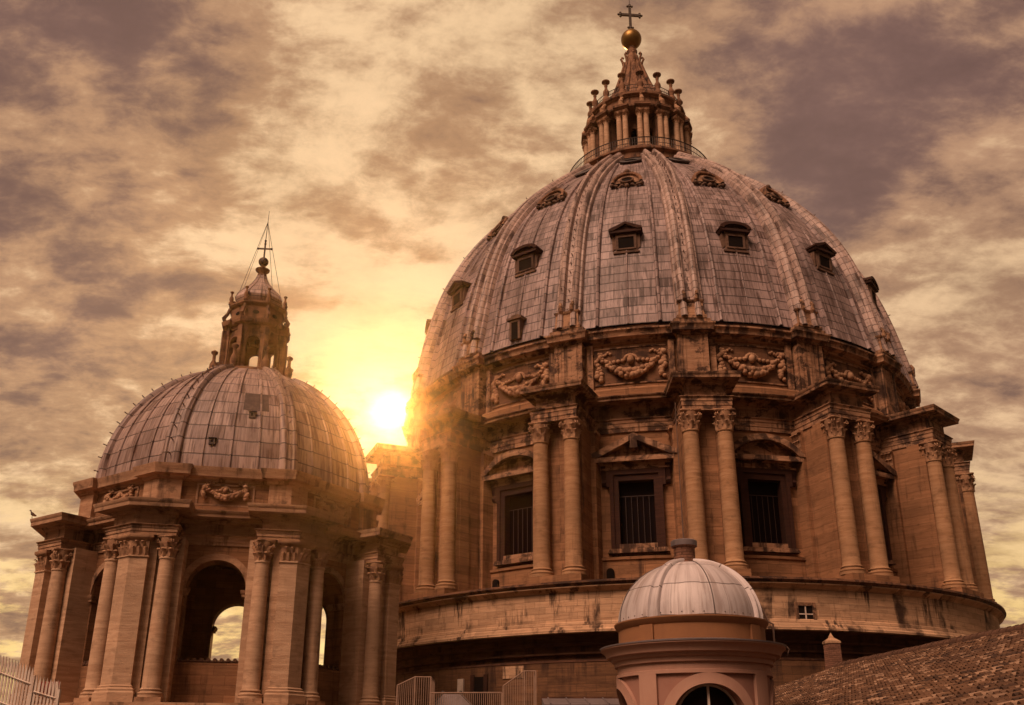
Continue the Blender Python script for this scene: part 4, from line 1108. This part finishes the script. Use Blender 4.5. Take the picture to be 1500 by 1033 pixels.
# arched niche slots beside the outer piers
for k in (-.82, 1.80):
    nb = MB(); w_ = .18
    arc = [(w_ * cos(pi * i / 8), 1.35 + w_ * sin(pi * i / 8)) for i in range(9)]
    nb.prism([(w_, -.45)] + arc + [(-w_, -.45)], -.15, .03, lambda s, d_, z: (s, -(AP + .62 + d_), z))
    nb.build('niche', M['void'], chap, 0, None, k * OCT) if False else None

# ================================================================== pink turret
TX, TY = 5.68, 30.0
tur = thing('roof_turret', (TX, TY, 0), 0, 'round pink plaster turret with a pale lead cupola, in front of the great dome', 'turret')
TR = 2.30
wm = MB(); f = cyl(TR)
for k in range(4):
    b = k * pi / 2 * TR
    wm.arch(pi / 4 * TR, -1.65, 2.62, 1.10, -.6, .95, -.4, 0.0, lambda s, d_, z, b=b: f(s + b, d_, z), seg=22)
wm.build('drum_wall', M['rose'], tur, 40)
tp = MB(); fp = cyl(TR)
n = 6
for i in range(n):
    a, b = -.30 + .60 * i / n, -.30 + .60 * (i + 1) / n
    tp.prism([(a, -1.65), (b, -1.65), (b, 2.36), (a, 2.36)], -.05, .10, fp)
tp0 = tp.build('pilaster', M['pink'], tur, 30, None, pi / 4)
for k in range(1, 4): dup(tp0, tur, pi / 4 + k * pi / 2)
ta = MB(); ta.archivolt(1.10, .30, -.6, .95, -.02, .11, fp, 26)
ta0 = ta.build('archivolt', M['pink'], tur, 40)
for k in range(1, 4): dup(ta0, tur, k * pi / 2)
tw = MB()
pts = [(-1.10, -.6)] + [(-1.10 * cos(pi * i / 20), .95 + 1.10 * sin(pi * i / 20)) for i in range(21)] + [(1.10, -.6)]
for i in range(20):
    xa, xb = -1.10 * cos(pi * i / 20), -1.10 * cos(pi * (i + 1) / 20)
    tw.poly([fp(xa, -.28, -.6), fp(xb, -.28, -.6), fp(xb, -.28, .95 + math.sqrt(max(0, 1.21 - xb * xb))), fp(xa, -.28, .95 + math.sqrt(max(0, 1.21 - xa * xa)))])
tw0 = tw.build('window', M['glass'], tur, 30)
tf = MB(); tf.prism([(-.035, -.6), (.035, -.6), (.035, 2.04), (-.035, 2.04)], -.27, -.20, fp)
tf.archivolt(1.035, .06, -.6, .95, -.27, -.21, fp, 24); tf.prism([(-1.03, .55), (1.03, .55), (1.03, .61), (-1.03, .61)][::1], -.26, -.215, lambda s, d_, z: (s, -(TR + d_ - (TR - (TR) * cos(s / TR))), z)) if False else None
tf.build('frame', M['paint'], tw0, 30)
for k in range(1, 4): dup(tw0, tur, k * pi / 2)
MB().lathe([(TR - .02, 2.34), (TR + .10, 2.35), (TR + .10, 2.44), (TR + .05, 2.46), (TR + .05, 2.66), (TR + .14, 2.68), (TR + .14, 2.80), (TR + .22, 2.84), (TR + .25, 2.92), (TR + .38, 2.95), (TR + .42, 3.06), (TR + .50, 3.14), (TR + .56, 3.18), (TR + .56, 3.25), (TR + .1, 3.32), (TR, 3.34)], 96).build('cornice', M['pink'], tur, 30)
MB().lathe([(TR + .585, 3.22), (TR + .59, 3.262), (TR + .1, 3.335), (TR - .05, 3.35)], 96).build('flashing', M['leadflat'], tur, 30)
MB().lathe([(TR - .02, 3.3), (TR - .02, 3.80), (TR + .03, 3.84), (TR + .11, 3.97), (TR + .11, 4.01), (TR - .3, 4.05)], 96).build('attic_band', M['ochre'], tur, 30)
for k in (0, 1):
    pb = MB()
    for i in range(4):
        a = -.24 + .12 * i; pb.prism([(a, 3.30), (a + .12, 3.30), (a + .12, 3.80), (a, 3.80)], -.1, .05, fp)
    pb.build('band_pilaster', M['ochre'], tur, 30, None, -pi / 4 + k * pi / 2)
DR, DH, D0 = 2.28, 1.98, 4.02
mb = MB(); P, UV = [], []
nz = 22
dprof = [(DR * cos(pi / 2 * i / nz) + .001, D0 + DH * sin(pi / 2 * i / nz)) for i in range(nz + 1)]
for q in range(65):
    a = 2 * pi * q / 64; P.append([(r_ * sin(a), -r_ * cos(a), z) for r_, z in dprof]); UV.append([(a * DR + .35, 2.9 * i / nz) for i in range(nz + 1)])
mb.grid(P, UV=UV)
cup = mb.build('cupola', M['lead3'], tur, 60)
for k in range(4):
    rm = MB(); rows, uvs = [], []
    for i in range(nz + 1):
        r_, z = dprof[i]; w = .17 * (1 - .45 * i / nz); nr, nz2 = cos(pi / 2 * i / nz), sin(pi / 2 * i / nz)
        row = []
        for x, h in ((-1.25, -.01), (-1.1, .09), (-.9, .11), (-.6, .05), (.6, .05), (.9, .11), (1.1, .09), (1.25, -.01)):
            rr_ = r_ + h * nr; t = x * w
            row.append((t, -rr_, z + h * nz2))
        rows.append(row); uvs.append([(x * .2 + 5, 2.9 * i / nz + .1) for x in (-1.3, -1, -.8, -.5, .5, .8, 1, 1.3)])
    rm.grid(rows, UV=uvs).build('rib', M['lead3'], tur, 50, None, -pi / 4 + k * pi / 2 + .12)
sm_ = MB()
for q in range(8):
    a = q * pi / 4 + .12 + (0 if q % 2 else .02)
    if q % 2 == 1: continue
    for i in range(nz):
        pass
    sm_.tube([((r_ + .012) * sin(a), -(r_ + .012) * cos(a), z) for r_, z in dprof[:-1]], .018, 5)
sm_.build('seam', M['lead3'], tur, 50)
ri = MB()
for i in range(44):
    a = 2 * pi * i / 44; ri.ball(((DR - .0) * sin(a), -(DR - .0) * cos(a), D0 + .10), .022, 5, 4)
ri.build('rivets', M['leadflat'], tur, 50)
sk = MB().lathe([(.40, 5.75), (.40, 6.0), (.345, 6.03), (.345, 6.5), (.36, 6.52), (.42, 6.54), (.42, 6.68), (.39, 6.72), (0, 6.74)], 20, (-.05, 0)); stub = sk.build('chimney_stub', M['brick'], tur, 40)
MB().lathe([(.425, 6.53), (.43, 6.55), (.43, 6.70), (.39, 6.73)], 20, (-.05, 0)).build('cap', M['leadflat'], stub, 40)
MB().tube([(-.05, 0, 6.7), (-.05, 0, 7.0), (-.05, 0, 9.0), (-.05, 0, 11.6)], .03, 6, .012).build('lightning_rod', M['steel'], tur, 40)
MB().tube([(.35, -.1, 5.98), (.9, -.25, 5.86), (1.5, -.35, 5.52), (1.95, -.4, 5.0), (2.25, -.42, 4.4), (2.36, -.42, 4.06), (2.52, -.42, 3.99), (2.5, -.42, 3.45), (2.62, -.42, 3.36), (2.86, -.42, 3.3), (2.95, -.42, 3.2), (2.86, -.42, 3.02)], .030, 6).build('cable', M['steel'], tur, 50)

# ================================================================== tiled roof
P0 = Vector((15.24, 45.0, 3.96)); P1 = Vector((17.016, 31.414, 3.96))
rd = (P1 - P0); rlen0 = rd.length; rd.normalize()
pr2 = Vector((rd.y, -rd.x, 0)).normalized()
if pr2.x > 0: pr2 = -pr2
slope = R(17.5); LEN, SLP = 34.0, 13.0
roof = thing('tiled_roof', tuple(P0), 0, 'low gabled roof of brown terracotta tiles behind the pink turret', 'roof')
dn = pr2 * cos(slope) + Vector((0, 0, -sin(slope)))
nrm = Vector((0, 0, 1)) * cos(slope) - pr2 * (-sin(slope)) * -1
nrm = dn.cross(rd); nrm = nrm if nrm.z > 0 else -nrm
def roof_side(dn, nrm, nm):
    mb = MB(); sp0, row = .21, .34
    nc, nr_ = int(LEN / sp0), int(SLP / row)
    prof = [(.0, .0), (.10, .01), (.24, .08), (.5, .115), (.76, .08), (.90, .01)]
    rg = random.Random(3)
    for c in range(nc):
        jit = [rg.uniform(-.035, .035) for _ in range(nr_ + 1)]; jz = [rg.uniform(-.015, .02) for _ in range(nr_ + 1)]
        for r_ in range(nr_):
            rows, uvs = [], []
            for v, lift in ((r_ * row - .06, .0), ((r_ + 1) * row, .045)):
                line, ul = [], []
                for x, h in prof + [(1.0, 0.0)]:
                    p = rd * ((c + x) * sp0 + jit[r_]) + dn * (v + .5 * jit[r_]) + nrm * (h + lift * (1 if h > .02 else .2) + jz[r_])
                    line.append(tuple(p)); ul.append((c + min(max(x, .01), .99), r_ + (.02 if lift == 0 else .98)))
                rows.append(line); uvs.append(ul)
            # butt end
            e = rows[1]; base = [tuple(Vector(q) - nrm * .05) for q in e]
            mb.grid(rows, UV=uvs); mb.grid([e, base], UV=[uvs[1], uvs[1]])
    return mb.build(nm, M['tile'], roof, 50)
roof_side(dn, nrm, 'tile_slope')
dn2 = -pr2 * cos(slope) + Vector((0, 0, -sin(slope)))
nm2 = dn2.cross(rd); nm2 = nm2 if nm2.z > 0 else -nm2
m_ = MB(); m_.poly([(0, 0, 0), tuple(rd * LEN), tuple(rd * LEN + dn2 * SLP), tuple(dn2 * SLP)]); m_.build('far_slope', M['ridge'], roof, 0)
rg_ = MB(); rr = random.Random(9)
i = 0.0
while i < LEN:
    a = rd * i; b = rd * (i + .46); j = rr.uniform(-.015, .015)
    rg_.tube([tuple(a + Vector((0, 0, .10 + j))), tuple(b + Vector((0, 0, .13 + j)))], .17, 9, .19); i += .42
rg_.build('ridge_cap', M['ridge'], roof, 50)
gv = MB()
gv.prism([(-SLP * cos(slope), -SLP * sin(slope) - .05), (0, -.05), (SLP * cos(slope), -SLP * sin(slope) - .05), (SLP * cos(slope), -6), (-SLP * cos(slope), -6)], .15, LEN - .3, lambda s, d_, z: tuple(pr2 * s + rd * d_ + Vector((0, 0, z))))
gv.build('wall', M['ochre'], roof, 0)

# ================================================================== post, ledge, fences, railings, bird
post = thing('stone_post', (15.5, 46.0, 1.6), R(8), 'small square stone post with a pale pointed cap at the end of the tiled ridge', 'post')
b = MB(); b.add([(-.34, -.34, 0), (.34, -.34, 0), (.34, .34, 0), (-.34, .34, 0), (-.29, -.29, 3.7), (.29, -.29, 3.7), (.29, .29, 3.7), (-.29, .29, 3.7)], [(0, 1, 5, 4), (1, 2, 6, 5), (2, 3, 7, 6), (3, 0, 4, 7), (4, 5, 6, 7), (3, 2, 1, 0)])
b.build('shaft', M['brick'], post, 0)
b = MB(); b.sweep([(-.30, -.30), (-.30, .30), (.30, .30), (.30, -.30)][::-1], [(0, 3.66), (.02, 3.67), (.02, 3.76)], True)
b.add([(-.32, -.32, 3.76), (.32, -.32, 3.76), (.32, .32, 3.76), (-.32, .32, 3.76), (0, 0, 4.02)], [(0, 1, 4), (1, 2, 4), (2, 3, 4), (3, 0, 4), (3, 2, 1, 0)])
b.add([(-.12, -.12, 3.90), (.12, -.12, 3.90), (.12, .12, 3.90), (-.12, .12, 3.90), (0, 0, 4.2)], [(0, 1, 4), (1, 2, 4), (2, 3, 4), (3, 0, 4)])
b.build('cap', M['podium'], post, 0)

led = thing('lead_lean_to', (4.2, 47.0, 1.6), 0, 'low lead roofed lean-to with a dark coping against the base of the great dome', 'roof')
b = MB(); b.add([(-2.7, -2.4, .75), (5.0, -2.4, .75), (5.0, 1.0, 1.22), (-2.7, 1.0, 1.22), (-2.7, -2.4, 0), (5, -2.4, 0), (5, 1.0, 0), (-2.7, 1.0, 0)], [(0, 1, 2, 3), (4, 5, 1, 0), (5, 6, 2, 1), (7, 4, 0, 3), (6, 7, 3, 2)])
for i in range(9):
    x = -2.4 + i * .9; b.tube([(x, -2.4, .78), (x, 1.0, 1.25)], .035, 6)
b.build('roof_sheet', M['leadflat'], led, 0)
b = MB(); b.box(-2.75, 5.05, .95, 1.4, 1.1, 1.30); b.build('coping', M['crust'], led, 0)

def picket_panel(name, x0, x1, y0, zt0, zt1, zr0, zr1, label, yd=0.0, zbase=1.6, wr=.052):
    t = thing(name, (x0, y0, zbase), 0, label, 'fence', None)
    n = int((x1 - x0) / .117)
    b = MB()
    for i in range(n):
        x = .03 + i * (x1 - x0 - .06) / max(1, n - 1); q = x / (x1 - x0); zt = zt0 + (zt1 - zt0) * q - zbase; y = yd * q
        b.add([(x - wr * .75, y - .02, 0), (x + wr * .75, y - .02, 0), (x + wr * .75, y - .02, zt - .25), (x, y - .02, zt), (x - wr * .75, y - .02, zt - .25),
               (x - wr * .75, y + .02, 0), (x + wr * .75, y + .02, 0), (x + wr * .75, y + .02, zt - .25), (x, y + .02, zt), (x - wr * .75, y + .02, zt - .25)],
              [(0, 1, 2, 3, 4), (9, 8, 7, 6, 5)] + [(i_, (i_ + 1) % 5, 5 + (i_ + 1) % 5, 5 + i_) for i_ in range(5)])
    b.build('pickets', M['paint'], t, 0)
    for nm, dz_ in (('top_rail', 0.0), ('bottom_rail', -1.0)):
        r_ = MB(); r_.tube([(0, -.05, zr0 + dz_ - zbase), (x1 - x0, yd - .05, zr1 + dz_ - zbase)], .035, 4); r_.build(nm, M['paint'], t, 0)
    b = MB(); h = zr1 + .32 - zbase; b.box(x1 - x0 - .02, x1 - x0 + .11, yd - .06, yd + .06, 0, h); b.build('post', M['paint'], t, 0)
    return t
picket_panel('picket_fence', -22.4, -17.95, 36.0, 4.74, 3.22, 4.1, 2.60, 'taller cream picket fence panel beside the smaller dome, nearest the frame edge')
picket_panel('picket_fence', -17.80, -16.93, 36.0, 2.92, 2.75, 2.33, 2.09, 'short lower cream picket fence panel stepped down beside the dark niche')

sgn = MB(); sgn.box(0, .80, -.015, .015, 0, .52); so_ = sgn.build('striped_board', M['paint'], None, 0, (-17.74, 36.16, 2.18))
tag(so_, 'small red and cream striped warning board behind the low picket fence', 'sign')
sb_ = MB()
for i in range(5):
    x = .02 + i * .16; sb_.add([(x, -.019, .0), (x + .09, -.019, .0), (x + .12, -.019, .52), (x + .03, -.019, .52)], [(0, 1, 2, 3)])
sb_.build('red_stripes', M['redpaint'], so_, 0)
def railing(name, pts, label, zf, sp=.085, slanted_base=None):
    """pts: top rail polyline (x, y, z); bars drop to zf"""
    t = thing(name, (pts[0][0], pts[0][1], zf), 0, label, 'railing')
    o = Vector((pts[0][0], pts[0][1], zf)); P = [Vector(p) - o for p in pts]
    b = MB(); b.tube([tuple(p) for p in P], .028, 6); b.build('handrail', M['railing'], t, 0)
    b = MB()
    for p, q in zip(P, P[1:]):
        L = (q - p).length; n = max(1, int(L / sp))
        for i in range(n + 1):
            c = p + (q - p) * i / n; b.box(c.x - .012, c.x + .012, c.y - .012, c.y + .012, .02, c.z)
    b.build('bars', M['railing'], t, 0)
    for p in P:
        b = MB(); b.box(p.x - .032, p.x + .032, p.y - .032, p.y + .032, 0, p.z); b.build('post', M['railing'], t, 0)
    return t
railing('stair_railing', [(-.35, 40, 2.84), (.53, 40, 3.45), (1.0, 40, 3.45), (1.0, 42, 3.45)], 'slanting metal stair railing just left of the lead lean-to', 1.6)
railing('stair_railing', [(-4.86, 41, 2.93), (-4.12, 41, 3.28), (-3.45, 41, 3.28), (-3.45, 43, 3.28)], 'slanting metal stair railing beside the smaller dome', 1.6)
railing('level_railing', [(-3.40, 40.6, 2.60), (-.41, 40.4, 2.60)], 'level metal railing between the two stair railings', 1.6)
hip = thing('skylight', (-2.75, 43.5, 1.6), 0, 'low dark hipped skylight behind the level railing', 'skylight')
b = MB(); b.add([(-1.1, -.8, .3), (1.3, -.8, .3), (1.3, .8, .3), (-1.1, .8, .3), (-.35, 0, 1.16), (.45, 0, 1.16)], [(0, 1, 5, 4), (1, 2, 5), (2, 3, 4, 5), (3, 0, 4)])
b.build('glazing', M['leadflat'], hip, 0)
b = MB(); b.box(-1.1, 1.3, -.8, .8, 0, .3); b.build('curb', M['base'], hip, 0)
b = MB()
for p, q in (((-1.1, -.8, .3), (-.35, 0, 1.16)), ((1.3, -.8, .3), (.45, 0, 1.16)), ((-.35, 0, 1.16), (.45, 0, 1.16))): b.tube([p, q], .04, 6)
b.ball((-.35, 0, 1.22), .07, 8, 6); b.ball((.45, 0, 1.22), .07, 8, 6)
b.build('ridge_bar', M['iron'], hip, 40)

# gull standing on the outer cornice corner of the smaller dome
bird = MB()
body = [((-.26, 0, .20), .015), ((-.20, 0, .21), .045), ((-.10, 0, .235), .085), ((0, 0, .26), .105), ((.09, 0, .29), .095), ((.14, 0, .34), .06), ((.16, 0, .40), .05), ((.18, 0, .44), .055), ((.215, 0, .445), .04), ((.25, 0, .435), .016), ((.31, 0, .425), .006)]
rows = []
for (c, r_) in body: rows.append([(c[0], c[1] + r_ * .8 * cos(2 * pi * k / 10), c[2] + r_ * sin(2 * pi * k / 10)) for k in range(10)])
bird.grid(rows, cv=True); bird.poly(rows[0]); bird.poly(rows[-1])
for s_ in (-1, 1):
    bird.tube([(.01, s_ * .035, .18), (.03, s_ * .035, .09), (.0, s_ * .035, .012), (.06, s_ * .035, .006)], .010, 5)
    bird.grid([[(.08 - .1 * i, s_ * (.083 - .008 * i), .31 - .02 * i), (.06 - .1 * i, s_ * .10 * (1 - .17 * i), .24 - .01 * i), (.04 - .11 * i, s_ * .075 * (1 - .2 * i), .19 + .01 * i)] for i in range(4)])
bo = bird.build('seagull', M['feather'], None, 60, None, R(248))
a = PS0 - OCT
bo.location = (SX + 11.62 * sin(a), SY - 11.62 * cos(a), SZ + 9.68)
bo.scale = (0.95, 0.95, 0.95)
tag(bo, 'small grey gull standing on the outermost cornice corner of the smaller dome', 'bird')

# ================================================================== ground, terraces, air
g = MB(); g.poly([(-1500, -1500, -1.6), (1500, -1500, -1.6), (1500, 2500, -1.6), (-1500, 2500, -1.6)])
tag(g.build('ground', M['ground'], None, 0), None, kind='structure')
g = MB(); g.box(-60, 70, 34, 150, -1.58, 1.6); tag(g.build('terrace', M['ground'], None, 0), None, kind='structure')

hz, T = newmat('haze')
pv_ = T.n('ShaderNodeVolumePrincipled', None, Color=(1.0, 0.74, 0.42), Density=0.00019, Anisotropy=0.95)
T.n('ShaderNodeOutputMaterial', None, Volume=pv_)
g = MB(); g.box(-75, 80, -8, 125, -2.6, 92)
tag(g.build('haze', hz, None, 0), None, kind='stuff')
